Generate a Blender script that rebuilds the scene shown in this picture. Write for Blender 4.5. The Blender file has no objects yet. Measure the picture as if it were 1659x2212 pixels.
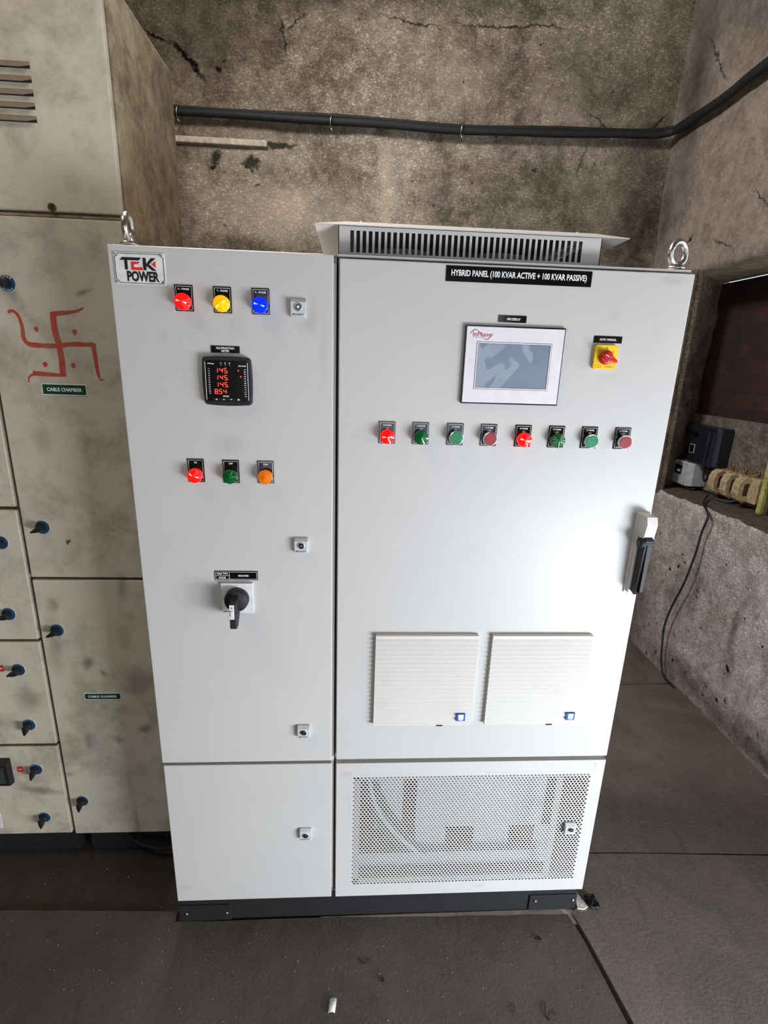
import bpy, bmesh, math, random
from mathutils import Vector, Matrix
from math import sin, cos, pi, radians
random.seed(7)
S = bpy.context.scene
COL = S.collection

# ------------------------------------------------------------------ camera, light, exposure
cam_d = bpy.data.cameras.new('camera')
cam = bpy.data.objects.new('camera', cam_d); COL.objects.link(cam); S.camera = cam
R = Matrix.Rotation(-0.06366679, 4, 'Z') @ Matrix.Rotation(1.28769786, 4, 'X') @ Matrix.Rotation(0.03306971, 4, 'Z')
cam.matrix_world = Matrix.Translation((0.47384, -1.11010, 1.57008)) @ R
cam_d.sensor_fit = 'HORIZONTAL'; cam_d.sensor_width = 36
cam_d.lens = 1114.75 / 1659 * 36
cam_d.clip_start = 0.02

S.view_settings.view_transform = 'Standard'
S.view_settings.look = 'None'
S.view_settings.gamma = 1
S.view_settings.use_curve_mapping = False
S.view_settings.exposure = 0.0

w = bpy.data.worlds.new('daylight'); S.world = w; w.use_nodes = True
bg = w.node_tree.nodes['Background']
bg.inputs[0].default_value = (0.80, 0.88, 1.0, 1); bg.inputs[1].default_value = 1.2

def area(name, loc, target, sx, sy, power, col):
    l = bpy.data.lights.new(name, 'AREA'); l.shape = 'RECTANGLE'; l.size = sx; l.size_y = sy
    l.energy = power; l.color = col
    o = bpy.data.objects.new(name, l); COL.objects.link(o); o.location = loc
    d = Vector(target) - Vector(loc)
    o.rotation_euler = d.to_track_quat('-Z', 'Y').to_euler()
    return o
area('yard_doorway_daylight', (2.30, -1.50, 0.34), (0.75, 0.0, 0.16), 1.4, 0.60, 118, (0.83, 0.90, 1.0))
area('rear_doorway_daylight', (0.70, -3.58, 1.05), (0.70, 0.0, 1.0), 2.1, 2.0, 11, (0.93, 0.94, 1.0))
area('side_window_daylight', (2.85, -0.80, 1.50), (0.5, 0.2, 1.3), 1.0, 0.9, 12, (0.97, 0.97, 1.0))
area('eaves_skylight', (2.95, 1.15, 1.86), (2.3, 1.35, 2.05), 1.2, 0.2, 12, (1.0, 0.96, 0.88))
area('ceiling_lamp_light', (-1.0, -0.8, 3.5), (-0.7, 0.9, 1.9), 1.2, 0.6, 19, (1.0, 0.88, 0.72))
area('back_wall_fill', (0.3, 0.55, 3.60), (0.2, 1.9, 1.6), 1.6, 0.5, 3, (1.0, 0.95, 0.90))  # added fill without a known fixture, brightens the back wall
area('right_wall_fill', (-0.1, 0.60, 3.3), (2.17, 0.60, 0.30), 0.5, 0.4, 64, (1.0, 0.95, 0.93))  # added fill without a known fixture, brightens the right wall below the sill

# ------------------------------------------------------------------ materials
def s2l(c): return tuple(((v/255)/12.92 if v/255 <= 0.04045 else ((v/255+0.055)/1.055)**2.4) for v in c)
def nmat(name):
    m = bpy.data.materials.new(name); m.use_nodes = True
    return m, m.node_tree, m.node_tree.nodes['Principled BSDF']
def node(nt, t, **kw):
    n = nt.nodes.new(t)
    for k, v in kw.items():
        if hasattr(n, k): setattr(n, k, v)
        else: n.inputs[k].default_value = v
    return n
def noise(nt, vec, scale, detail=3, rough=0.55, dist=0.0):
    n = node(nt, 'ShaderNodeTexNoise'); n.inputs['Scale'].default_value = scale
    n.inputs['Detail'].default_value = detail; n.inputs['Roughness'].default_value = rough
    n.inputs['Distortion'].default_value = dist
    nt.links.new(vec, n.inputs['Vector']); return n.outputs['Fac']
def remap(nt, v, a, b, c=0.0, d=1.0):
    n = node(nt, 'ShaderNodeMapRange'); n.clamp = True
    for i, x in zip(('From Min', 'From Max', 'To Min', 'To Max'), (a, b, c, d)): n.inputs[i].default_value = x
    nt.links.new(v, n.inputs['Value']); return n.outputs['Result']
def mth(nt, op, a, b=None):
    n = node(nt, 'ShaderNodeMath'); n.operation = op
    for i, x in enumerate((a, b)):
        if x is None: continue
        if isinstance(x, (int, float)): n.inputs[i].default_value = x
        else: nt.links.new(x, n.inputs[i])
    return n.outputs[0]
def mixc(nt, f, a, b):
    n = node(nt, 'ShaderNodeMix'); n.data_type = 'RGBA'
    for i, x in ((0, f), (6, a), (7, b)):
        if isinstance(x, (int, float)): n.inputs[i].default_value = x
        elif isinstance(x, tuple): n.inputs[i].default_value = (*x[:3], 1)
        else: nt.links.new(x, n.inputs[i])
    return n.outputs[2]
def coords(nt, mode='Object', scale=None):
    n = node(nt, 'ShaderNodeTexCoord'); o = n.outputs[mode]
    if scale:
        mp = node(nt, 'ShaderNodeMapping'); mp.inputs['Scale'].default_value = scale
        nt.links.new(o, mp.inputs['Vector']); o = mp.outputs[0]
    return o
def wpos(nt): return node(nt, 'ShaderNodeNewGeometry').outputs['Position']
def bump(nt, bs, h, strength=0.3, dist=0.002):
    b = node(nt, 'ShaderNodeBump'); b.inputs['Strength'].default_value = strength; b.inputs['Distance'].default_value = dist
    nt.links.new(h, b.inputs['Height']); nt.links.new(b.outputs[0], bs.inputs['Normal'])

def wposs(nt, sc):
    mp = node(nt, 'ShaderNodeMapping'); mp.inputs['Scale'].default_value = sc; nt.links.new(wpos(nt), mp.inputs['Vector']); return mp.outputs[0]

def simple(name, rgb, rough=0.5, metal=0.0, var=0.08, nscale=40, bmp=0.0, bscale=200, emit=None, estr=0, coat=0):
    m, nt, bs = nmat(name); c = s2l(rgb)
    v = wpos(nt); f = noise(nt, v, nscale, 3)
    dark = tuple(x*(1-var*2) for x in c); lite = tuple(min(1, x*(1+var)) for x in c)
    nt.links.new(mixc(nt, remap(nt, f, .3, .7), dark, lite), bs.inputs['Base Color'])
    bs.inputs['Roughness'].default_value = rough; bs.inputs['Metallic'].default_value = metal
    if coat: bs.inputs['Coat Weight'].default_value = coat
    if bmp: bump(nt, bs, noise(nt, v, bscale, 2), bmp, 0.001)
    if emit:
        bs.inputs['Emission Color'].default_value = (*s2l(emit), 1); bs.inputs['Emission Strength'].default_value = estr
    return m

def blob_mask(nt, vec, blobs, plane, soft=0.55):
    """union of soft ellipses at world places: (a, z, ra, rz, rotation_deg, strength) on wall plane 'y' (a = x) or 'x' (a = y)"""
    out = None
    for (a, z, ra, rz, rot, st) in blobs:
        mp = node(nt, 'ShaderNodeMapping'); mp.vector_type = 'TEXTURE'
        if plane == 'y':
            mp.inputs['Location'].default_value = (a, 0, z); mp.inputs['Rotation'].default_value = (0, -radians(rot), 0); mp.inputs['Scale'].default_value = (ra, 1e4, rz)
        else:
            mp.inputs['Location'].default_value = (0, a, z); mp.inputs['Rotation'].default_value = (radians(rot), 0, 0); mp.inputs['Scale'].default_value = (1e4, ra, rz)
        nt.links.new(vec, mp.inputs['Vector'])
        ln = node(nt, 'ShaderNodeVectorMath'); ln.operation = 'LENGTH'; nt.links.new(mp.outputs[0], ln.inputs[0])
        k = remap(nt, ln.outputs['Value'], 1.0, soft, 0.0, st)
        out = k if out is None else mth(nt, 'MAXIMUM', out, k)
    return out
def warped(nt, v, amp, scale):
    n = node(nt, 'ShaderNodeTexNoise'); n.inputs['Scale'].default_value = scale; n.inputs['Detail'].default_value = 4
    nt.links.new(v, n.inputs['Vector'])
    s = node(nt, 'ShaderNodeVectorMath'); s.operation = 'SUBTRACT'; s.inputs[1].default_value = (.5, .5, .5)
    nt.links.new(n.outputs['Color'], s.inputs[0]); n.inputs['Roughness'].default_value = .65
    k = node(nt, 'ShaderNodeVectorMath'); k.operation = 'SCALE'; k.inputs['Scale'].default_value = amp
    nt.links.new(s.outputs[0], k.inputs[0])
    a = node(nt, 'ShaderNodeVectorMath'); a.operation = 'ADD'; nt.links.new(v, a.inputs[0]); nt.links.new(k.outputs[0], a.inputs[1])
    return a.outputs[0]

def plaster(name, light, mid, dark, worm=55, worm_k=0.6, stain=(0.50, 0.62), pits=9, pit_size=0.10, plane='y', soot_and_shade=(), pale=(), cracks=(), bstr=0.7):
    m, nt, bs = nmat(name); v = wpos(nt)
    big = noise(nt, v, 1.3, 6, 0.66, 0.1)
    c = mixc(nt, remap(nt, big, .38, .62), s2l(mid), s2l(light))
    st = noise(nt, v, 3.6, 10, 0.76, 0.15)
    c = mixc(nt, remap(nt, st, stain[0], stain[1], 0, .75), c, s2l(dark))
    w1 = noise(nt, wposs(nt, (1, 1, 1.5)), worm, 5, 0.66, 0.7)
    ridge = mth(nt, 'ABSOLUTE', mth(nt, 'SUBTRACT', w1, 0.5))
    crev = remap(nt, ridge, 0.0, 0.060, 1, 0)
    wm = remap(nt, noise(nt, v, 2.2, 5, 0.6), .35, .6, .45, 1.0)
    c = mixc(nt, remap(nt, noise(nt, v, 15, 7, 0.75), .40, .60, 0, .55), c, s2l(dark))
    c = mixc(nt, remap(nt, noise(nt, v, 8, 6, 0.7), .50, .66, 0, .5), c, s2l(light))
    c = mixc(nt, mth(nt, 'MULTIPLY', mth(nt, 'MULTIPLY', crev, wm), worm_k), c, tuple(x*.55 for x in s2l(dark)))
    sp = noise(nt, v, worm*2.3, 4, 0.75)
    c = mixc(nt, remap(nt, sp, .52, .70, 0, .35), c, tuple(min(1, x*1.3) for x in s2l(light)))
    wv = warped(nt, v, 0.16, 5)
    if soot_and_shade: c = mixc(nt, mth(nt, 'MULTIPLY', blob_mask(nt, wv, soot_and_shade, plane, 0.15), remap(nt, st, .34, .56, .55, 1)), c, tuple(x*.42 for x in s2l(dark)))
    if pale: c = mixc(nt, blob_mask(nt, wv, pale, plane, 0.2), c, tuple(min(1, x*1.08) for x in s2l(light)))
    vo = node(nt, 'ShaderNodeTexVoronoi'); vo.inputs['Scale'].default_value = pits; vo.inputs['Randomness'].default_value = 1
    nt.links.new(warped(nt, v, 0.075, 26), vo.inputs['Vector'])
    sel = remap(nt, noise(nt, v, 6.5, 5, .75), .46, .58)
    pit = mth(nt, 'MULTIPLY', remap(nt, vo.outputs['Distance'], pit_size, pit_size*.6), sel)
    if cracks: pit = mth(nt, 'MAXIMUM', pit, blob_mask(nt, warped(nt, warped(nt, v, 0.07, 9), 0.05, 34), cracks, plane, 0.5))
    c = mixc(nt, pit, c, (0.008, 0.007, 0.006))
    nt.links.new(c, bs.inputs['Base Color'])
    bs.inputs['Roughness'].default_value = 0.92; bs.inputs['Specular IOR Level'].default_value = 0.2
    h = mth(nt, 'ADD', mth(nt, 'MULTIPLY', remap(nt, ridge, 0, .09), .5), mth(nt, 'MULTIPLY', st, 2.4))
    h = mth(nt, 'SUBTRACT', h, mth(nt, 'MULTIPLY', pit, 1.0))
    bump(nt, bs, h, bstr, 0.009)
    return m

M = {}
M['wall_back'] = plaster('rough_soiled_plaster', (186, 173, 154), (150, 137, 119), (80, 68, 53), worm=58, worm_k=.62,
    soot_and_shade=[(1.55, 2.40, .85, .42, 0, .7), (1.35, 2.95, .75, .28, 0, .35), (-.2, 3.0, .25, .2, 0, .3), (.35, 2.62, .2, .1, 0, .25), (0.93, 2.40, .16, .45, 0, .6), (2.05, 2.35, .32, .85, 0, .95), (1.75, 2.98, .6, .26, -10, .6), (1.30, 2.62, .25, .2, 0, .35),
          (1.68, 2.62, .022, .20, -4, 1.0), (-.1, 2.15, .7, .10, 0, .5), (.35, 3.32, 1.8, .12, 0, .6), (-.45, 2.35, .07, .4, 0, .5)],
    pale=[(.63, 2.5, .07, .3, 0, .55), (.1, 2.33, .45, .20, 0, .6), (-.1, 2.6, .35, .12, 0, .35), (1.0, 2.98, .25, .12, 0, .35)],
    cracks=[(-.38, 2.98, .15, .016, -46, 1), (-.52, 3.07, .09, .010, -22, 1), (-.275, 2.53, .035, .016, 20, 1), (-.10, 2.53, .05, .010, -35, .9), (-.235, 2.955, .016, .018, 0, 1),
            (.10, 3.11, .006, .10, 8, .9), (.16, 3.17, .09, .006, 40, .8), (1.25, 3.22, .38, .007, 2, .85), (.75, 3.20, .22, .006, -8, .8), (2.08, 2.84, .09, .008, 42, .9), (1.75, 2.84, .10, .006, -30, .7), (.06, 2.64, .13, .02, 0, .9), (-.26, 2.57, .05, .035, 60, .9), (-.08, 2.55, .05, .03, 0, .9), (-.06, 2.45, .02, .012, 0, .8)])
M['wall_right_low'] = plaster('rough_whitewashed_plaster', (246, 236, 234), (234, 221, 217), (116, 98, 84), worm=70, worm_k=.62, stain=(.57, .70), pits=17, pit_size=.21, plane='x',
    soot_and_shade=[(1.7, .2, .35, .75, 0, .9), (.84, .45, .035, .34, 3, .55), (1.16, .64, .05, .3, 0, .45), (.6, .06, 1.6, .12, 0, .85), (1.25, .42, .18, .25, 0, .35)], bstr=.8)  # back-corner blob paints the cabinet's shadow; the rest are soot and stains
M['wall_right_up'] = plaster('smooth_stained_plaster', (152, 141, 132), (134, 123, 115), (86, 78, 67), worm=24, worm_k=.12, stain=(.55, .72), pits=4, pit_size=.05, plane='x',
    soot_and_shade=[(1.9, 2.9, .16, .7, 0, .8), (1.45, 3.05, .5, .16, 20, .5), (2.0, 2.4, .1, .4, 0, .7)],
    cracks=[(1.72, 2.22, .014, .022, 30, 1), (1.25, 2.28, .10, .005, 35, .9), (1.45, 2.15, .12, .006, 30, .7), (1.75, 3.0, .2, .006, 55, .8)], bstr=.45)
M['jamb'] = plaster('crumbled_jamb_plaster', (150, 134, 114), (122, 106, 88), (70, 58, 46), worm=40, worm_k=.5, stain=(.46, .6), pits=9, pit_size=.14, plane='x', bstr=.9)
M['soffit'] = plaster('bare_cement_soffit', (205, 188, 160), (176, 158, 130), (120, 102, 80), worm=30, worm_k=.3, plane='x')
M['room'] = plaster('old_room_plaster', (180, 172, 160), (160, 150, 138), (120, 110, 96), worm=30, worm_k=.3)

def floor_mat(name, a, b, speck):
    m, nt, bs = nmat(name); v = wpos(nt)
    c = mixc(nt, remap(nt, noise(nt, v, 2.6, 8, .7, .8), .35, .65), s2l(a), s2l(b))
    c = mixc(nt, remap(nt, noise(nt, v, 260, 2), .35, .75, 0, .35), c, tuple(x*1.6 for x in s2l(b)))
    vo = node(nt, 'ShaderNodeTexVoronoi'); vo.inputs['Scale'].default_value = 60; nt.links.new(warped(nt, v, .03, 60), vo.inputs['Vector'])
    sel = remap(nt, noise(nt, v, 3.1, 3), .56, .62)
    c = mixc(nt, mth(nt, 'MULTIPLY', mth(nt, 'MULTIPLY', remap(nt, vo.outputs['Distance'], .09, .03), sel), speck*.6), c, (.45, .40, .33))
    sc = noise(nt, wposs(nt, (9, 2.2, 1)), 3, 6, .6, 1.0)
    c = mixc(nt, remap(nt, sc, .55, .75, 0, .4), c, tuple(x*.5 for x in s2l(a)))
    nt.links.new(c, bs.inputs['Base Color']); bs.inputs['Roughness'].default_value = .72
    bs.inputs['Specular IOR Level'].default_value = .3
    bump(nt, bs, mth(nt, 'ADD', noise(nt, v, 120, 3), mth(nt, 'MULTIPLY', noise(nt, v, 7, 6), 3)), .5, .002)
    return m
M['mat'] = floor_mat('worn_rubber_mat', (62, 57, 52), (78, 73, 66), .5)
M['mat2'] = floor_mat('brown_dusted_rubber_mat', (76, 68, 62), (102, 92, 85), .9)
M['floor'] = floor_mat('dirty_concrete_floor', (48, 42, 36), (66, 58, 50), .4)
M['dust_floor'] = floor_mat('pale_dusty_concrete', (150, 144, 134), (205, 200, 190), 1.0)

def painted(name, rgb, dirt_rgb, dirt=(.56, .72), damt=.3, rough=.42, peel=.12, gl=(), stains=()):
    m, nt, bs = nmat(name); v = wpos(nt); c0 = s2l(rgb)
    c = mixc(nt, remap(nt, noise(nt, v, 3.5, 3), .3, .7), tuple(x*.97 for x in c0), tuple(min(1, x*1.02) for x in c0))
    c = mixc(nt, remap(nt, noise(nt, v, 7.5, 8, .74, .2), dirt[0], dirt[1], 0, damt), c, s2l(dirt_rgb))
    if stains: c = mixc(nt, blob_mask(nt, warped(nt, v, .03, 18), stains, 'y', .2), c, s2l(dirt_rgb))
    nt.links.new(c, bs.inputs['Base Color']); bs.inputs['Roughness'].default_value = rough
    bump(nt, bs, noise(nt, v, 260, 2, .5), peel, .0012)
    return m
M['white'] = painted('light_grey_powder_coat', (183, 180, 175), (150, 144, 136), (.60, .80), .30, .42, .13,
    stains=[(.385, 1.66, .02, .05, 0, .35), (.41, 1.60, .012, .12, 0, .22), (.21, 1.39, .05, .03, 10, .30), (.09, 1.60, .02, .02, 0, .2), (1.12, 1.75, .035, .010, 0, .4),
            (1.01, 1.68, .02, .02, 0, .2), (.905, 1.647, .02, .006, 0, .5), (.47, .53, .02, .01, 30, .4), (1.14, .545, .008, .018, 0, .4), (.85, .125, .03, .008, 0, .3), (.03, .15, .03, .02, 0, .2)])
M['white_in'] = painted('inner_light_grey_sheet', (176, 178, 180), (150, 144, 136), (.60, .80), .2, .5, .1)
M['grille'] = painted('ivory_plastic_grille', (196, 193, 185), (168, 160, 146), (.55, .75), .35, .5, .05)
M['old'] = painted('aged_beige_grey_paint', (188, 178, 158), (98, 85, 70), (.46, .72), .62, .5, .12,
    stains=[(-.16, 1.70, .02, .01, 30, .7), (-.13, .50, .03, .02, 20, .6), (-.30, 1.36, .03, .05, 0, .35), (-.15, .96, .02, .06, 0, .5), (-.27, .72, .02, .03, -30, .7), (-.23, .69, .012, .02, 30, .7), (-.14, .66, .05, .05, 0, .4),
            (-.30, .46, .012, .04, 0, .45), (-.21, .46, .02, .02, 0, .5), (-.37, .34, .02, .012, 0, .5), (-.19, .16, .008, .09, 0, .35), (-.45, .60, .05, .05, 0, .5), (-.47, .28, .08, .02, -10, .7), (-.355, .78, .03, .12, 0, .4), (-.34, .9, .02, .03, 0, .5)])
M['old_side'] = plaster('aged_brown_tinged_paint', (164, 148, 120), (144, 128, 102), (78, 62, 42), worm=9, worm_k=.22, stain=(.47, .64), pits=10, pit_size=.03, plane='x', bstr=.2)
M['groove'] = simple('dark_seam', (30, 26, 23), .8)
M['black'] = simple('black_painted_steel', (7, 8, 8), .75, var=.15)
M['plastic_black'] = simple('black_plastic', (13, 13, 15), .62)
M['gloss_black'] = simple('glossy_black_acrylic', (10, 10, 11), .12, coat=.3)
M['ink'] = simple('black_ink', (15, 15, 16), .5)
M['ink_white'] = simple('white_lettering', (225, 225, 222), .5)
M['ink_red'] = simple('red_ink', (205, 45, 35), .5)
M['ink_rred'] = simple('dull_red_ink', (176, 60, 56), .5)
M['ink_teal'] = simple('grey_teal_ink', (90, 110, 120), .5)
M['plate'] = simple('white_enamel_plate', (212, 209, 207), .35)
M['steel'] = simple('zinc_steel', (200, 198, 192), .28, metal=1, var=.2, nscale=90, bmp=.25, bscale=120)
M['chrome'] = simple('chrome_ring', (225, 225, 225), .12, metal=1)
M['lockgrey'] = simple('grey_die_cast', (190, 190, 188), .4, metal=.1)
M['yellow'] = simple('yellow_plastic', (236, 190, 22), .35)
M['red_knob'] = simple('red_plastic', (200, 22, 20), .25, coat=.4)
M['btn_green'] = simple('green_button', (16, 120, 74), .35)
M['btn_red'] = simple('dark_red_button', (142, 34, 38), .35)
M['lens_green'] = simple('green_lens_unlit', (6, 84, 34), .1, coat=.6)
M['lens_green_core'] = simple('green_lens_facets', (10, 98, 42), .15, coat=.6)
M['lens_amber'] = simple('amber_lens', (226, 116, 16), .12, coat=.6, emit=(220, 96, 6), estr=.12)
M['lens_amber_core'] = simple('amber_lens_facets', (236, 128, 30), .15, coat=.6, emit=(230, 110, 15), estr=.18)
M['lens_red'] = simple('red_lens_lit', (220, 15, 12), .12, coat=.5, emit=(255, 18, 10), estr=.85)
M['core_red'] = simple('red_lens_glow', (255, 200, 190), .2, emit=(255, 150, 130), estr=1.5)
M['lens_yellow'] = simple('yellow_lens_lit', (235, 175, 5), .12, coat=.5, emit=(255, 180, 0), estr=.55)
M['core_yellow'] = simple('yellow_lens_glow', (255, 240, 160), .2, emit=(255, 245, 150), estr=1.5)
M['lens_blue'] = simple('blue_lens_lit', (5, 30, 210), .12, coat=.5, emit=(0, 40, 255), estr=1.0)
M['core_blue'] = simple('blue_lens_glow', (160, 210, 255), .2, emit=(110, 180, 255), estr=1.7)
M['led'] = simple('red_led_segment', (255, 60, 40), .3, emit=(255, 70, 50), estr=1.5)
M['hmi_face'] = simple('hmi_face_overlay', (214, 207, 209), .4, var=.03)
M['blue_tag'] = simple('blue_tag', (20, 70, 160), .4)
M['tag_light'] = simple('pale_tag_window', (215, 228, 240), .35)
M['green_sign'] = simple('dark_green_label', (8, 62, 42), .4)
M['blue_dial'] = simple('blue_dial_ring', (32, 64, 94), .4, var=.2)
M['red_sign'] = simple('red_label', (200, 40, 32), .4)
M['brown_lock'] = simple('tarnished_brass', (96, 80, 50), .4, metal=.6)
M['rust'] = simple('rust', (110, 62, 26), .8)
M['louvre'] = simple('louvre_dirty_brown', (112, 96, 74), .6)  # brown of the dirty louvre faces
M['cable'] = simple('sooty_black_cable', (13, 12, 10), .75, var=.3, bmp=.4, bscale=60)
M['conduit'] = simple('dusty_white_conduit', (178, 168, 150), .6, var=.2)
M['slit'] = simple('painted_grey_slit_shade', (118, 114, 108), .9)  # grey strips paint the shadow line in the gap under each slat
M['glass_dark'] = simple('dusty_dark_glass', (58, 60, 58), .35, var=.25)
M['board'] = plaster('grimy_board', (138, 130, 118), (112, 104, 94), (66, 58, 50), worm=20, worm_k=.2, stain=(.44, .62), plane='x')
M['meter_case'] = simple('dark_navy_case', (24, 29, 38), .35, var=.2)
M['mcb'] = simple('pale_grey_box', (170, 172, 176), .5, var=.12)
M['ceramic'] = simple('cream_porcelain', (178, 160, 126), .4, var=.2, nscale=60)
M['ceramic_dark'] = simple('dark_grip_recess', (74, 56, 40), .6)  # darker brown fill of the grip cut-out
M['stick'] = simple('yellow_painted_wood', (182, 176, 98), .6, var=.25, nscale=50)
M['redcloth'] = simple('dull_red_sheet', (104, 20, 12), .7)
M['wire_brass'] = simple('brass_wire', (150, 110, 60), .4, metal=.6)
M['wire_yellow'] = simple('yellow_wire', (190, 140, 40), .5)
M['wire_blue'] = simple('blue_wire', (60, 80, 110), .5)
M['wood'] = simple('dark_old_wood', (70, 60, 50), .8, var=.3)
M['scrap'] = simple('clear_plastic_scrap', (205, 205, 200), .3)
M['fleck'] = simple('pale_debris', (190, 180, 155), .7)
M['thread'] = simple('black_thread', (8, 8, 8), .6)
M['shade_in'] = simple('painted_interior_shade', (12, 12, 13), .8)  # near-black colour put on light inner faces as interior shade
M['motor'] = simple('grey_fan_body', (130, 124, 116), .6)

def screen_mat():
    m, nt, bs = nmat('reflective_touch_screen'); v = wpos(nt)
    c = mixc(nt, remap(nt, noise(nt, v, 14, 2), .3, .7), (.17, .20, .26), (.22, .25, .31))
    nt.links.new(c, bs.inputs['Base Color']); bs.inputs['Roughness'].default_value = .05
    bs.inputs['Specular IOR Level'].default_value = .8
    bump(nt, bs, noise(nt, v, 11, 1, .4, .8), .35, .01)
    return m
M['screen'] = screen_mat()
def paint_mark():
    m, nt, bs = nmat('smeared_red_paint'); v = wpos(nt)
    c = mixc(nt, remap(nt, noise(nt, v, 45, 4, .6), .40, .66), s2l((176, 58, 42)), s2l((150, 92, 72)))
    nt.links.new(c, bs.inputs['Base Color']); bs.inputs['Roughness'].default_value = .5; return m
M['paint_mark'] = paint_mark()
def brick_mat():
    m, nt, bs = nmat('brown_brick_infill')
    n = node(nt, 'ShaderNodeSeparateXYZ'); nt.links.new(wpos(nt), n.inputs[0])
    cb = node(nt, 'ShaderNodeCombineXYZ'); nt.links.new(n.outputs[1], cb.inputs[0]); nt.links.new(n.outputs[2], cb.inputs[1])
    b = node(nt, 'ShaderNodeTexBrick'); nt.links.new(cb.outputs[0], b.inputs['Vector'])
    b.inputs['Scale'].default_value = 1; b.inputs['Brick Width'].default_value = .23; b.inputs['Row Height'].default_value = .082; b.inputs['Mortar Size'].default_value = .006
    b.inputs['Color1'].default_value = (*s2l((62, 31, 20)), 1); b.inputs['Color2'].default_value = (*s2l((44, 22, 16)), 1); b.inputs['Mortar'].default_value = (*s2l((36, 24, 18)), 1)
    v = wpos(nt)
    c = mixc(nt, remap(nt, noise(nt, v, 7, 6, .7), .4, .65, 0, .8), b.outputs['Color'], s2l((24, 17, 14)))
    nt.links.new(c, bs.inputs['Base Color']); bs.inputs['Roughness'].default_value = .9
    bump(nt, bs, b.outputs['Fac'], -.5, .006)
    return m
M['brick'] = brick_mat()

# ------------------------------------------------------------------ mesh helpers
WO = {}
def empty(name, loc, label=None, cat=None, group=None):
    o = bpy.data.objects.new(name, None); COL.objects.link(o); o.location = loc; o.empty_display_size = .05
    WO[o.name] = Vector(loc)
    if label: o['label'] = label
    if cat: o['category'] = cat
    if group: o['group'] = group
    return o

_txt = {}
def text_geo(body, bold=0.0, shear=0.0):
    key = (body, bold, shear)
    if key in _txt: return _txt[key]
    cu = bpy.data.curves.new('lettering', 'FONT'); cu.body = body; cu.offset = bold; cu.shear = shear
    cu.resolution_u = 3; cu.align_x = 'CENTER'; cu.space_line = .95
    o = bpy.data.objects.new('lettering', cu); COL.objects.link(o)
    dg = bpy.context.evaluated_depsgraph_get()
    me = bpy.data.meshes.new_from_object(o.evaluated_get(dg))
    vs = [(v.co.x, v.co.y) for v in me.vertices]; fs = [tuple(p.vertices) for p in me.polygons]
    bpy.data.objects.remove(o); bpy.data.meshes.remove(me); bpy.data.curves.remove(cu)
    x0 = min(v[0] for v in vs); x1 = max(v[0] for v in vs); y0 = min(v[1] for v in vs); y1 = max(v[1] for v in vs)
    _txt[key] = (vs, fs, x0, x1, y0, y1); return _txt[key]

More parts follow.
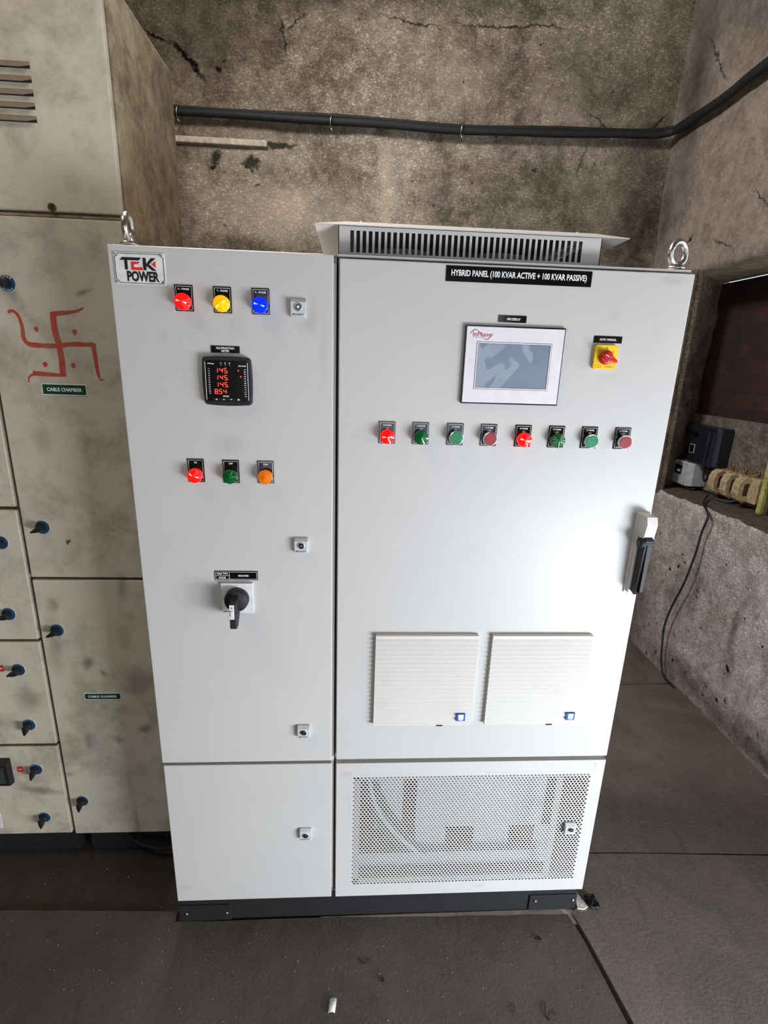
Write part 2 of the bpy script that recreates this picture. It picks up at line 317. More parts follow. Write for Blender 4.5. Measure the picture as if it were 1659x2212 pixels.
class MB:
    def __init__(s): s.v = []; s.f = []; s.m = []; s.sm = []; s.mats = []
    def mi(s, k):
        m = M[k] if isinstance(k, str) else k
        if m not in s.mats: s.mats.append(m)
        return s.mats.index(m)
    def add(s, vs, fs, mat, smooth=False):
        b = len(s.v); s.v += [tuple(v) for v in vs]; i = s.mi(mat)
        for f in fs: s.f.append([b+k for k in f]); s.m.append(i); s.sm.append(smooth)
        return s
    def box(s, x0, x1, y0, y1, z0, z1, mat):
        vs = [(x, y, z) for x in (x0, x1) for y in (y0, y1) for z in (z0, z1)]
        return s.add(vs, [(0, 1, 3, 2), (4, 6, 7, 5), (0, 4, 5, 1), (2, 3, 7, 6), (0, 2, 6, 4), (1, 5, 7, 3)], mat)
    def prism(s, poly, axis, a, b, mat, smooth=False):
        """poly in the two other axes (order x,y,z kept), extruded from a to b along axis"""
        def P(p, t): return (t, p[0], p[1]) if axis == 'x' else ((p[0], t, p[1]) if axis == 'y' else (p[0], p[1], t))
        n = len(poly); vs = [P(p, a) for p in poly] + [P(p, b) for p in poly]
        s.add(vs, [tuple(range(n)), tuple(range(2*n-1, n-1, -1))], mat)
        return s.add(vs, [(i, i+n, (i+1) % n+n, (i+1) % n) for i in range(n)], mat, smooth)
    def lathe(s, c, axis, prof, mat, n=24, smooth=True, cap=True):
        """prof = list of (radius, t) along axis from c"""
        vs = []
        for r, t in prof:
            for k in range(n):
                a = 2*pi*k/n; u, w_ = r*cos(a), r*sin(a)
                vs.append((c[0]+t, c[1]+u, c[2]+w_) if axis == 'x' else ((c[0]+u, c[1]+t, c[2]+w_) if axis == 'y' else (c[0]+u, c[1]+w_, c[2]+t)))
        fs = [(j*n+k, j*n+(k+1) % n, (j+1)*n+(k+1) % n, (j+1)*n+k) for j in range(len(prof)-1) for k in range(n)]
        s.add(vs, fs, mat, smooth)
        if cap:
            m = len(prof)-1
            s.add(vs[:n], [tuple(range(n))], mat); s.add(vs[m*n:], [tuple(range(n))], mat)
        return s
    def cyl(s, c, axis, r, a, b, mat, n=24): return s.lathe(c, axis, [(r, a), (r, b)], mat, n)
    def tube(s, pts, r, mat, n=8, rfun=None, closed=False):
        P = [Vector(p) for p in pts]; vs = []; m = len(P)
        up = Vector((.13, .27, .95)).normalized()
        for i, p in enumerate(P):
            t = (P[(i+1) % m]-P[i-1]) if closed else (P[min(i+1, m-1)]-P[max(i-1, 0)])
            t.normalize(); u = t.cross(up)
            if u.length < 1e-3: u = t.cross(Vector((1, 0, 0)))
            u.normalize(); w_ = t.cross(u); up = -w_ if False else up
            rr = r*(rfun(i/(m-1)) if rfun else 1)
            for k in range(n):
                a = 2*pi*k/n; vs.append(p+u*cos(a)*rr+w_*sin(a)*rr)
        rng = m if closed else m-1
        fs = [(i*n+k, i*n+(k+1) % n, ((i+1) % m)*n+(k+1) % n, ((i+1) % m)*n+k) for i in range(rng) for k in range(n)]
        s.add(vs, fs, mat, True)
        if not closed: s.add(vs[:n], [tuple(range(n))], mat); s.add(vs[-n:], [tuple(range(n))], mat)
        return s
    def ribbon(s, pts, width, y, mat, th=.0008):
        """flat painted stroke on plane y; pts (x,z); width scalar or list"""
        P = [Vector(p) for p in pts]; m = len(P); L = []; Rr = []
        for i, p in enumerate(P):
            t = (P[min(i+1, m-1)]-P[max(i-1, 0)]).normalized(); nrm = Vector((-t.y, t.x))
            ww = (width[i] if isinstance(width, (list, tuple)) else width)/2
            L.append(p+nrm*ww); Rr.append(p-nrm*ww)
        for i in range(m-1):
            q = [L[i], L[i+1], Rr[i+1], Rr[i]]
            s.prism([(a.x, a.y) for a in q], 'y', y-th, y, mat)
        return s
    def text(s, body, cx, cz, w_, h, y, mat, bold=0.01, shear=0, face='-y'):
        vs, fs, x0, x1, y0, y1 = text_geo(body, bold, shear)
        sx = w_/(x1-x0); sy = h/(y1-y0); mx, my = (x0+x1)/2, (y0+y1)/2
        if face == '-y': V = [(cx+(a-mx)*sx, y, cz+(b-my)*sy) for a, b in vs]
        else: V = [(y, cx-(a-mx)*sx, cz+(b-my)*sy) for a, b in vs]   # facing -x
        return s.add(V, fs, mat)
    def frame(s, x0, x1, z0, z1, t, y0, y1, mat):
        s.box(x0, x1, y0, y1, z1-t, z1, mat); s.box(x0, x1, y0, y1, z0, z0+t, mat)
        s.box(x0, x0+t, y0, y1, z0+t, z1-t, mat); return s.box(x1-t, x1, y0, y1, z0+t, z1-t, mat)
    def build(s, name, parent=None, origin=None, bevel=0, seg=2, label=None, cat=None, kind=None, group=None, xf=None):
        if origin is None:
            n = len(s.v); origin = [(min(v[i] for v in s.v)+max(v[i] for v in s.v))/2 for i in range(3)]
            if parent is None: origin[2] = min(v[2] for v in s.v)
        origin = Vector(origin)
        me = bpy.data.meshes.new(name); me.from_pydata([tuple(Vector(v)-origin) for v in s.v], [], s.f)
        for m in s.mats: me.materials.append(m)
        me.polygons.foreach_set('material_index', s.m); me.polygons.foreach_set('use_smooth', s.sm)
        bm = bmesh.new(); bm.from_mesh(me); bmesh.ops.remove_doubles(bm, verts=bm.verts, dist=1e-6)
        bmesh.ops.recalc_face_normals(bm, faces=bm.faces); bm.to_mesh(me); bm.free()
        o = bpy.data.objects.new(name, me); COL.objects.link(o)
        po = WO[parent.name] if parent else Vector((0, 0, 0))
        o.location = origin-po
        if parent: o.parent = parent
        WO[o.name] = origin
        if bevel:
            b = o.modifiers.new('bevel', 'BEVEL'); b.width = bevel; b.segments = seg; b.limit_method = 'ANGLE'; b.angle_limit = radians(40)
        if label: o['label'] = label
        if cat: o['category'] = cat
        if kind: o['kind'] = kind
        if group: o['group'] = group
        return o

# ------------------------------------------------------------------ room shell
def grid(name, origin, u, v, nu, nv, mat, amp=0, kind='structure', fs=3.0):
    """subdivided sheet with real, slightly lumpy relief along its normal"""
    from mathutils import noise as mn
    o, u, v = Vector(origin), Vector(u), Vector(v); nrm = u.cross(v).normalized(); vs = []
    for j in range(nv+1):
        for i in range(nu+1):
            p = o+u*(i/nu)+v*(j/nv)
            e = min(i, nu-i, 2)/2*min(j, nv-j, 2)/2
            vs.append(p+nrm*amp*mn.fractal(p*fs, 1.0, 2.0, 5))
    fsx = [(j*(nu+1)+i, j*(nu+1)+i+1, (j+1)*(nu+1)+i+1, (j+1)*(nu+1)+i) for j in range(nv) for i in range(nu)]
    b = MB(); b.add(vs, fsx, mat, True); return b.build(name, origin=(0, 0, 0), kind=kind)

XR, YB, ZC = 2.17, 2.04, 3.75
b = MB(); b.box(-3.2, 3.2, -3.7, 2.3, -.12, -.012, 'floor'); b.build('floor', kind='structure')
b = MB(); b.box(-3.2, 2.9, -3.7, 2.3, ZC, ZC+.1, 'room'); b.build('ceiling', kind='structure')
grid('wall_back', (-3.1, YB, -.05), (XR+3.1+.06, 0, 0), (0, 0, ZC+.1), 220, 160, 'wall_back', .012)
grid('wall_left', (-3.1, -3.6, -.05), (0, YB+3.6, 0), (0, 0, ZC+.1), 10, 10, 'room', .0)
# wall behind the camera, with the wide doorway the daylight comes through
b = MB(); b.box(-3.2, -.38, -3.72, -3.6, -.05, ZC, 'room'); b.box(1.78, 2.9, -3.72, -3.6, -.05, ZC, 'room'); b.box(-.38, 1.78, -3.72, -3.6, 2.1, ZC, 'room')
b.build('wall_front', kind='structure')
# right wall: parapet under the opening, wall above the lintel, splayed jamb, brick infill
YJ = 1.59
b = MB()
from mathutils import noise as mn
def rough_block(b, y0, y1, z0, z1, mat, top_amp=.012, x0=XR, x1=2.5, ny=150, nz=60, topslope=0.0, edge='top'):
    vs = []
    for j in range(nz+1):
        for i in range(ny+1):
            y = y0+(y1-y0)*i/ny; z = z0+(z1-z0)*j/nz; p = Vector((x0, y, z))
            dx = .010*mn.fractal(p*4, 1.0, 2.0, 5)
            if (edge == 'top' and j == nz) or (edge == 'bottom' and j == 0): z += top_amp*mn.fractal(p*9, 1.0, 2.0, 5); dx += .010
            vs.append((x0+dx, y, z))
    n = ny+1
    b.add(vs, [(j*n+i, j*n+i+1, (j+1)*n+i+1, (j+1)*n+i) for j in range(nz) for i in range(ny)], mat, True)
    j = nz if edge == 'top' else 0
    row = [vs[j*n+i] for i in range(n)]; back = [(x1, p[1], (z1 if edge == 'top' else z0)) for p in row]
    return row, back, n
row, back, n = rough_block(b, -.85, YB+.03, -.05, .937, 'wall_right_low')
b.box(XR, 2.5, -3.65, -2.65, -.05, 2.05, 'room')
b.add(row+back, [(i, i+1, n+i+1, n+i) for i in range(n-1)], 'wood', True)
b.build('wall_right', origin=(0, 0, 0), kind='structure')
b = MB(); row, back, n = rough_block(b, -3.65, YB+.03, 2.045, ZC+.03, 'wall_right_up', top_amp=.008, edge='bottom', nz=80)
b.add(row+back, [(i, i+1, n+i+1, n+i) for i in range(n-1)], 'soffit', True)
b.build('wall_upper_right', origin=(0, 0, 0), kind='structure')
b = MB()
nj = 40; vs = []
for j in range(nj+1):
    z = .93+(2.05-.93)*j/nj
    for k in range(9):
        t = k/8; p = Vector((XR-.004+t*.304, YJ+t*.235, z)); q = .018*mn.fractal(p*9, 1, 2, 5)
        e = .05*mn.fractal(p*5, 1, 2, 4)*t
        vs.append((p.x+q*.6*t, p.y+(-q+e*.6)*min(1, t*3), z))
b.add(vs, [(j*9+k, j*9+k+1, (j+1)*9+k+1, (j+1)*9+k) for j in range(nj) for k in range(8)], 'jamb', True)
b.box(XR-.004, XR+.03, YJ+.006, YB+.03, .92, 2.06, 'jamb')
b.box(XR+.02, 2.60, 1.93, YB+.03, .92, 2.06, 'jamb')
b.build('trim_1', origin=(0, 0, 0), kind='structure')
b = MB(); b.box(2.45, 2.56, .62, 2.0, .93, 2.030, 'brick'); b.build('wall_outer', kind='structure')

# ------------------------------------------------------------------ rubber mats on the floor
def slab(name, poly, z0, z1, mat, label, seed=0):
    rnd = random.Random(seed); P = []
    for i, p in enumerate(poly):
        q = poly[(i+1) % len(poly)]; L = math.dist(p, q); k = max(1, int(L/.06))
        for t in range(k):
            P.append((p[0]+(q[0]-p[0])*t/k+rnd.uniform(-.0015, .0015), p[1]+(q[1]-p[1])*t/k+rnd.uniform(-.0015, .0015)))
    b = MB(); b.prism(P, 'z', z0, z1, mat)
    o = b.build(name, bevel=0, label=label, cat='rubber mat', group='rubber mats on the floor'); return o
slab('rubber_mat', [(-1.6, .070), (-.53, .067), (-.02, .047), (-.02, .017), (.45, .0165), (.70, .010), (1.137, .003), (1.150, -.06), (1.163, -.14), (1.180, -.27), (1.235, -.62), (1.26, -2.0), (-1.6, -2.0)],
     -.010, 0, 'mat', 'large grey-brown rubber mat in front of the white cabinets', 1)
slab('rubber_mat', [(1.150, .000), (1.166, -.06), (1.176, -.14), (1.196, -.27), (1.252, -.62), (1.275, -2.0), (2.165, -2.0), (2.165, .166), (1.90, .172), (1.333, .1955), (1.17, .196), (1.17, .022)],
     -.009, .002, 'mat2', 'brown mat at the lower right, beside the diagonal black gap', 2)
slab('rubber_mat', [(1.17, .201), (1.333, .2005), (1.90, .178), (2.165, .172), (2.165, 1.143), (1.90, 1.137), (1.17, 1.120)],
     -.009, .001, 'mat2', 'brown mat along the right wall, between the two cross seams', 3)
slab('rubber_mat', [(1.17, 1.126), (1.90, 1.143), (2.165, 1.150), (2.165, 2.02), (1.17, 2.02)],
     -.009, .0005, 'mat2', 'dark mat at the back corner, beyond the thin cable end', 4)
b = MB(); b.box(.40, 1.19, -.02, .10, -.0115, -.007, 'dust_floor'); b.build('trim_2', kind='structure')

# ------------------------------------------------------------------ shared small builders
def legend(b, cx, z0, z1, wd, lines, y=-.0022):
    """glossy black legend plate with white keyline and white lettering"""
    b.box(cx-wd/2, cx+wd/2, y, 0, z0, z1, 'gloss_black')
    b.frame(cx-wd/2+.0022, cx+wd/2-.0022, z0+.0022, z1-.0022, .0007, y-.0003, y, 'ink_white')
    zt = z1-.0075
    for t in lines:
        b.text(t, cx, zt, min(wd*.62, .0040*len(t)*.62+.001), .0036, y-.0003, 'ink_white', .02); zt -= .0062
def lamp(par, cx, z0, z1, lines, lens, core, label, seed=0, wd=.0345, lz=None):
    zc = lz if lz is not None else z0+.0165
    b = MB(); b.lathe((cx, 0, zc), 'y', [(.0150, -.002), (.0150, -.006), (.0138, -.0075)], 'plastic_black', 28)
    p = b.build('pilot_lamp', par, label=label)
    b = MB(); legend(b, cx, z0, z1, wd, lines); b.build('legend_plate', p, bevel=.0003, seg=1)
    b = MB(); r = .0156
    b.lathe((cx, 0, zc), 'y', [(r*.97, -.006), (r, -.008), (r, -.014), (r*.96, -.0185)], lens, 32, cap=False)
    n = 32; vs = [(cx, -.0235, zc)]; rnd = random.Random(seed)
    for k in range(n):
        a = 2*pi*k/n; vs.append((cx+r*.93*cos(a), -.0190+(.0003 if k % 2 else -.0002), zc+r*.93*sin(a)))
    b.add(vs, [(0, 1+k, 1+(k+1) % n) for k in range(n)], lens)
    b.lathe((cx, 0, zc), 'y', [(r*.96, -.0185), (r*.93, -.0188)], lens, 32, cap=False)
    a0 = rnd.uniform(-.5, .5)
    for a, ln in ((a0, .62), (a0+pi+rnd.uniform(-.3, .3), .70)):
        wv = .16
        tip = [(cx+r*.10*cos(a), zc+r*.10*sin(a))]+[(cx+r*ln*cos(a+d), zc+r*ln*sin(a+d)) for d in (-wv, 0, wv)]
        yy = lambda x, z: -.0235+.0046*(math.hypot(x-cx, z-zc)/r)-.0004
        b.add([(x, yy(x, z), z) for x, z in tip], [(0, 1, 2, 3)], core)
    b.build('lens', p)
    return p
def button(par, cx, z0, z1, lines, col, label, wd=.0345, dx=0, lz=None):
    zc = lz if lz is not None else z0+.0175; cx2 = cx+dx
    b = MB(); b.lathe((cx2, 0, zc), 'y', [(.0142, -.002), (.0142, -.012), (.0152, -.014), (.0152, -.0185), (.0138, -.0192), (.0134, -.018)], 'chrome', 32)
    p = b.build('push_button', par, label=label)
    b = MB(); legend(b, cx, z0, z1, wd, lines); b.build('legend_plate', p, bevel=.0003, seg=1)
    b = MB(); b.lathe((cx2, 0, zc), 'y', [(.0134, -.017), (.0134, -.0195), (.0126, -.0202)], col, 32); b.build('button_cap', p)
    return p
def qlock(par, cx, cz, label, y=0, s=.0155, brand=True):
    b = MB(); b.prism([(y, cz-s*1.12), (y-.010, cz-s*1.12), (y-.012, cz+s*.75), (y-.004, cz+s*1.14), (y, cz+s*1.14)], 'x', cx-s, cx+s, 'lockgrey')
    p = b.build('quarter_turn_lock', par, bevel=.0012, label=label)
    b = MB(); b.lathe((cx, y, cz+.002), 'y', [(.0078, -.0100), (.0078, -.0135), (.0070, -.0140), (.0062, -.0125)], 'steel', 24)
    b.lathe((cx, y, cz+.002), 'y', [(.0056, -.0142), (.0056, -.0146)], 'gloss_black', 20)
    b.lathe((cx, y, cz+.002), 'y', [(.0026, -.0146), (.0022, -.0152)], 'chrome', 14)
    b.build('key_barrel', p)
    if brand:
        b = MB(); b.text('METALFITT', cx, cz-s*.78, s*1.45, .0028, y-.0118, 'ink', .02); b.build('lettering', p)
    return p
def eye_bolt(par, cx, cy, cz, ring_axis, r=.0235, t=.0065):
    b = MB(); c = Vector((cx, cy, cz+r+.013)); pts = []
    for k in range(28):
        a = 2*pi*k/28+pi/2
        d = Vector((cos(a)*cos(ring_axis), cos(a)*sin(ring_axis), sin(a)))*r; pts.append(c+d)
    b.tube(pts, t, 'steel', 10, closed=True)
    b.lathe((cx, cy, cz), 'z', [(.011, 0), (.011, .0035), (.0175, .0045), (.0185, .009), (.0125, .0135), (.009, .019)], 'steel', 24)
    return b.build('lifting_eye', par, label='galvanised steel ring lifting eye')
def nameplate(par, name, x0, x1, z0, z1, items, keyline=False, label=None):
    b = MB(); b.box(x0, x1, -.0015, 0, z0, z1, 'gloss_black')
    if keyline: b.frame(x0+.002, x1-.002, z0+.002, z1-.002, .0007, -.0018, -.0014, 'ink_white')
    for (t, cx, cz, wd, h) in items: b.text(t, cx, cz, wd, h, -.0019, 'ink_white', .025)
    return b.build(name, par, label=label)

# ------------------------------------------------------------------ narrow white cabinet
nc = empty('electrical_cabinet', (.217, .25, .09), 'narrow light grey electrical cabinet with the white logo plate and multifunction meter', 'electrical cabinet')
b = MB(); b.box(.003, .4355, .0215, .50, .098, 1.767, 'white'); b.box(.0, .4365, .018, .505, 1.767, 1.7715, 'white')
b.box(.425, .4355, .012, .0215, .12, 1.755, 'white')
b.build('body', nc, bevel=.0015)
def door(par, name, x0, x1, z0, z1, label=None, y1=.020):
    b = MB(); b.box(x0, x1, 0, y1, z0, z1, 'white'); return b.build(name, par, bevel=.0022, seg=3, label=label)
up = door(nc, 'upper_door', .0, .4295, .5715, 1.768)
lo = door(nc, 'lower_door', .002, .4305, .1015, .5625)
eye_bolt(nc, .022, .055, 1.7715, radians(96))
# logo plate
b = MB(); b.box(.011, .1065, -.0022, 0, 1.6985, 1.7555, 'plate')
lp = b.build('logo_plate', nc, bevel=.0004, seg=1, label='white logo plate with black and red lettering')
b = MB(); y = -.0026
X0, X1, Z0, Z1 = .0135, .104, 1.701, 1.753; rc = .0058; path = []
for cx, cz, a0 in ((X1, Z1, 180), (X1, Z0, 90), (X0, Z0, 0), (X0, Z1, -90)):
    for k in range(7):
        a = radians(a0+90*k/6); path.append((cx+rc*cos(a), cz+rc*sin(a)))
path.append(path[0]); b.ribbon(path, .0007, -.0022, 'ink')
for cx in (X0+.0015, X1-.0015):
    for cz in (Z0+.0015, Z1-.0015): b.lathe((cx, 0, cz), 'y', [(.0024, -.002), (.0022, -.0036), (.0008, -.0042)], 'steel', 12)
def poly(b, pts, mat): b.prism([(.0135+px*.0905, 1.701+pz*.052) for px, pz in pts], 'y', -.0027, -.0021, mat)
poly(b, [(.10, .775), (.155, .87), (.545, .87), (.49, .775)], 'ink')
poly(b, [(.195, .78), (.255, .78), (.255, .455), (.195, .455)], 'ink')
for q in ([(.325, .73), (.51, .73), (.475, .66), (.40, .64), (.325, .64)], [(.325, .64), (.385, .64), (.385, .53), (.325, .53)], [(.325, .53), (.56, .55), (.56, .445), (.325, .445)]): poly(b, q, 'ink_red')
poly(b, [(.575, .87), (.64, .87), (.64, .455), (.575, .455)], 'ink')
poly(b, [(.64, .66), (.745, .87), (.84, .87), (.70, .66)], 'ink'); poly(b, [(.64, .66), (.70, .66), (.85, .445), (.76, .445), (.64, .60)], 'ink')
poly(b, [(.745, .66), (.835, .775), (.835, .54)], 'ink_red')
b.text('POWER', .0135+.0905*.56, 1.701+.052*.235, .0905*.67, .052*.36, -.0027, 'ink', .045)
b.build('logo_lettering', lp)
# lamps
lamp(nc, .1385, 1.6535, 1.7015, ['R - PHASE'], 'lens_red', 'core_red', 'lit red pilot lamp under R - PHASE', 1)
lamp(nc, .2125, 1.6525, 1.7010, ['Y - PHASE'], 'lens_yellow', 'core_yellow', 'lit yellow pilot lamp under Y - PHASE', 2)
lamp(nc, .2868, 1.6525, 1.7010, ['B - PHASE'], 'lens_blue', 'core_blue', 'lit blue pilot lamp under B - PHASE', 3)
lamp(nc, .1378, 1.3080, 1.3585, ['ON'], 'lens_red', 'core_red', 'lit red pilot lamp under ON', 4)
lamp(nc, .2118, 1.3075, 1.3575, ['OFF'], 'lens_green', 'lens_green_core', 'unlit green pilot lamp under OFF', 5)
lamp(nc, .2855, 1.3080, 1.3570, ['TRIP'], 'lens_amber', 'lens_amber_core', 'amber pilot lamp under TRIP', 6)
qlock(nc, .3610, 1.6665, 'square lock beside the blue lamp'); qlock(nc, .3600, 1.1660, 'square lock above the rotary handle height'); qlock(nc, .3595, .6670, 'square lock near the seam of the upper door'); qlock(nc, .3610, .3370, 'square lock on the lower door')
nameplate(nc, 'name_label', .184, .241, 1.577, 1.5905, [('MULTIFUNCTION', .2125, 1.5862, .036, .0042), ('METER', .2125, 1.5806, .0155, .0042)], label='black MULTIFUNCTION METER label')
# multifunction meter
def rrect(x0, x1, z0, z1, r, bulge=0, n=6):
    P = []
    for cx, cz, a0 in ((x1-r, z1-r, 0), (x0+r, z1-r, 90), (x0+r, z0+r, 180), (x1-r, z0+r, 270)):
        for k in range(n+1):
            a = radians(a0+90*k/n); P.append((cx+r*cos(a), cz+r*sin(a)))
    if bulge:
        out = []
        for i, p in enumerate(P):
            q = P[(i+1) % len(P)]; out.append(p)
            if math.dist(p, q) > .02:
                for t in (.17, .33, .5, .67, .83):
                    m = (p[0]+(q[0]-p[0])*t, p[1]+(q[1]-p[1])*t); k = bulge*4*t*(1-t)
                    d = (q[1]-p[1], -(q[0]-p[0])); L = math.hypot(*d); out.append((m[0]+d[0]/L*k, m[1]+d[1]/L*k))
        P = out
    return P
mx0, mx1, mz0, mz1 = .1675, .2635, 1.4745, 1.5690
b = MB(); b.prism(rrect(mx0, mx1, mz0, mz1, .007, .0018), 'y', -.0125, 0, 'plastic_black')
meter = b.build('multifunction_meter', nc, bevel=.0025, seg=3, label='square black digital meter')
b = MB(); b.prism(rrect(mx0+.0065, mx1-.0065, mz0+.007, mz1-.007, .002), 'y', -.0131, -.010, 'gloss_black')
y = -.0134
b.box(mx0+.0055, mx0+.0062, -.0140, -.0125, mz0+.010, mz1-.010, 'ink_white'); b.box(mx1-.0062, mx1-.0055, -.0140, -.0125, mz0+.010, mz1-.010, 'ink_white')
b.text('EMerge', mx0+.0175, mz1-.0135, .013, .0032, y, 'ink_white', .03, .2); b.text('EMM-4365B', mx1-.0165, mz1-.0165, .015, .0026, y, 'ink_white', .03)
for i, t in enumerate(('L1', 'L2', 'L3')):
    b.text(t, mx0+.0375+i*.0085, mz1-.0115, .0032, .0022, y, 'ink_white', .03); b.text('%', mx0+.0378+i*.0085, mz1-.0152, .0018, .0016, y, 'ink_white', .03)
for i, t in enumerate(['Vry', 'Vyb', 'Vbr', 'Vln', 'A', 'Hz', 'PF', 'kW', 'kVAr', 'kVA', 'kWh', 'THD']): b.text(t, mx0+.0130, mz1-.0235-i*.0044, .0036, .0020, y, 'ink_white', .03)
for i, t in enumerate(['AO', 'B', 'Wh', 'O', 'kVA', 'Hr', 'MD', 'MWh', 'O', 'Wh', 'kVAr', 'kVAh', 'min']): b.text(t, mx1-.0115, mz1-.0235-i*.0044, .0038, .0020, y, 'ink_white', .03)
b.text('EMWIS', mx0+.0445, mz0+.0175, .012, .0030, y, 'ink_white', .03, .2)
for i in range(4):
    x = mx0+.019+i*.0148; b.box(x, x+.0125, -.0139, -.0125, mz0+.0088, mz0+.0135, 'plastic_black')
    cxx = x+.00625
    if i in (1, 2): sgn = 1 if i == 1 else -1; b.prism([(cxx-.0022, mz0+.0112-sgn*.0010), (cxx+.0022, mz0+.0112-sgn*.0010), (cxx, mz0+.0112+sgn*.0013)], 'y', -.0142, -.0138, 'ink_white')
    elif i == 0: b.prism([(cxx-.0013, mz0+.0098), (cxx+.0013, mz0+.0098), (cxx+.0013, mz0+.0115), (cxx, mz0+.0127), (cxx-.0013, mz0+.0115)], 'y', -.0142, -.0138, 'ink_white')
    else: b.lathe((cxx, 0, mz0+.0112), 'y', [(.0018, -.0138), (.0018, -.0142)], 'ink_white', 16)
b.build('meter_face', meter)
SEG = {'0': 'abcdef', '1': 'bc', '2': 'abged', '3': 'abgcd', '4': 'fgbc', '5': 'afgcd', '6': 'afgedc', '7': 'abc', '8': 'abcdefg', '9': 'abcdfg'}
def seven(b, ch, x, z, wd, h, t, y):
    sh = lambda px, pz: (px+(pz-z)*.08, pz)
    q = {'a': ((x, z+h), (x+wd, z+h)), 'g': ((x, z+h/2), (x+wd, z+h/2)), 'd': ((x, z), (x+wd, z)), 'f': ((x, z+h/2), (x, z+h)), 'b': ((x+wd, z+h/2), (x+wd, z+h)), 'e': ((x, z), (x, z+h/2)), 'c': ((x+wd, z), (x+wd, z+h/2))}
    for s_ in SEG[ch]:
        (xa, za), (xb, zb) = q[s_]; g = t*.35
        if za == zb: P = [(xa+g, za-t/2), (xb-g, za-t/2), (xb-g, za+t/2), (xa+g, za+t/2)]
        else: P = [(xa-t/2, za+g), (xa+t/2, za+g), (xa+t/2, zb-g), (xa-t/2, zb-g)]
        b.prism([sh(*p) for p in P], 'y', y-.0003, y, 'led')
b = MB()
for r_, (digs, dot) in enumerate(((' 145', 3), (' 145', 3), (' 145', 3), ('854', 0))):
    zz = mz1-.0305-r_*.0139
    x = mx0+.0255+(.0 if r_ < 3 else -.003)
    for i, ch in enumerate(digs.strip()):
        xx = x+i*.0087
        seven(b, ch, xx+(0 if ch != '1' else -.001), zz, .0052, .0088, .0013, -.0131)
    dx = x+(.0 if dot == 0 else 2*.0087)+.0066; b.lathe((dx, 0, zz), 'y', [(.0007, -.0131), (.0007, -.0135)], 'led', 8)
for (px, pz) in ((mx1-.0245, mz1-.0255), (mx1-.0200, mz1-.0375)):
    bi = MB(); bi.lathe((px, 0, pz), 'y', [(.0014, -.0131), (.0014, -.0135)], 'led', 12); bi.build('indicator_light', meter)
b.build('digit_display', meter, label='glowing red seven-segment figures 145 145 145 8.54')
# incomer label and rotary handle
nameplate(nc, 'name_label', .1625, .2595, 1.0790, 1.1010, [('630A TPN', .1795, 1.0945, .024, .0042), ('MCCB', .1795, 1.0850, .0155, .0042), ('INCOMER', .2275, 1.0898, .024, .0044)], True, label='black INCOMER label')
b = MB(); b.box(.1645, .1950, -.0018, -.0014, 1.0892, 1.0899, 'ink_white'); b.box(.1950, .1957, -.0018, -.0014, 1.081, 1.099, 'ink_white'); b.build('label_ruling', nc)
b = MB(); b.box(.1765, .2480, -.008, 0, .9985, 1.0730, 'plate'); b.box(.2105, .2111, -.0084, -.008, 1.0655, 1.0700, 'ink')
b.text('SIEMENS', .1905, 1.0028, .022, .0026, -.0083, 'ink', .02); b.text('O', .1835, 1.037, .0032, .004, -.0083, 'ink', .01)
rh = b.build('rotary_handle', nc, bevel=.001, label='rotary isolator handle on a square white escutcheon')
b = MB(); b.lathe((.2125, 0, 1.0365), 'y', [(.0270, -.008), (.0270, -.020), (.0262, -.0245), (.0235, -.027), (.0001, -.028)], 'plastic_black', 40); b.build('dial', rh)
b = MB(); b.prism([(-.020, 1.052), (-.052, 1.050), (-.058, 1.044), (-.060, .987), (-.056, .984), (-.042, .984), (-.026, 1.000), (-.020, 1.008)], 'x', .2050, .2195, 'plastic_black')
lv = b.build('lever', rh, bevel=.0015)
b = MB()
b.prism([(-.0588, 1.0440), (-.0605, 1.0100), (-.0612, 1.0100), (-.0595, 1.0440)], 'x', .2058, .2162, 'plate')
b.box(.2085, .2135, -.0630, -.0598, 1.016, 1.030, 'plate')
b.prism([(.2090, 1.0360), (.2130, 1.0360), (.2110, 1.0395)], 'y', -.0603, -.0595, 'ink')
b.build('lever_insert', rh, label='white plastic insert with a small triangle')

# ------------------------------------------------------------------ wide white cabinet
wc = empty('electrical_cabinet', (.80, .25, .09), 'wide light grey electrical cabinet with the HYBRID PANEL sign, touch screen and louvred top hood', 'electrical cabinet')
b = MB()
b.box(.4385, .442, .0215, .50, .098, 1.765, 'white'); b.box(1.159, 1.1625, .0215, .50, .098, 1.765, 'white')
b.box(.442, 1.159, .495, .50, .098, 1.765, 'shade_in'); b.box(.442, 1.159, .03, .495, .098, .102, 'shade_in'); b.box(.442, 1.159, .03, .495, .553, .556, 'shade_in')
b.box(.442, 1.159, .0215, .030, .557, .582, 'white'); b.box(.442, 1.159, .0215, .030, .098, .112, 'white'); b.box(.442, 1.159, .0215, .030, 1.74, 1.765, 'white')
b.box(.4370, 1.1600, .008, .505, 1.7655, 1.7705, 'white')
b.build('body', wc, bevel=.001)
b = MB(); b.box(.4410, 1.1650, 0, .020, .5745, 1.7620, 'white')
b.build('upper_door', wc, bevel=.0022, seg=3)
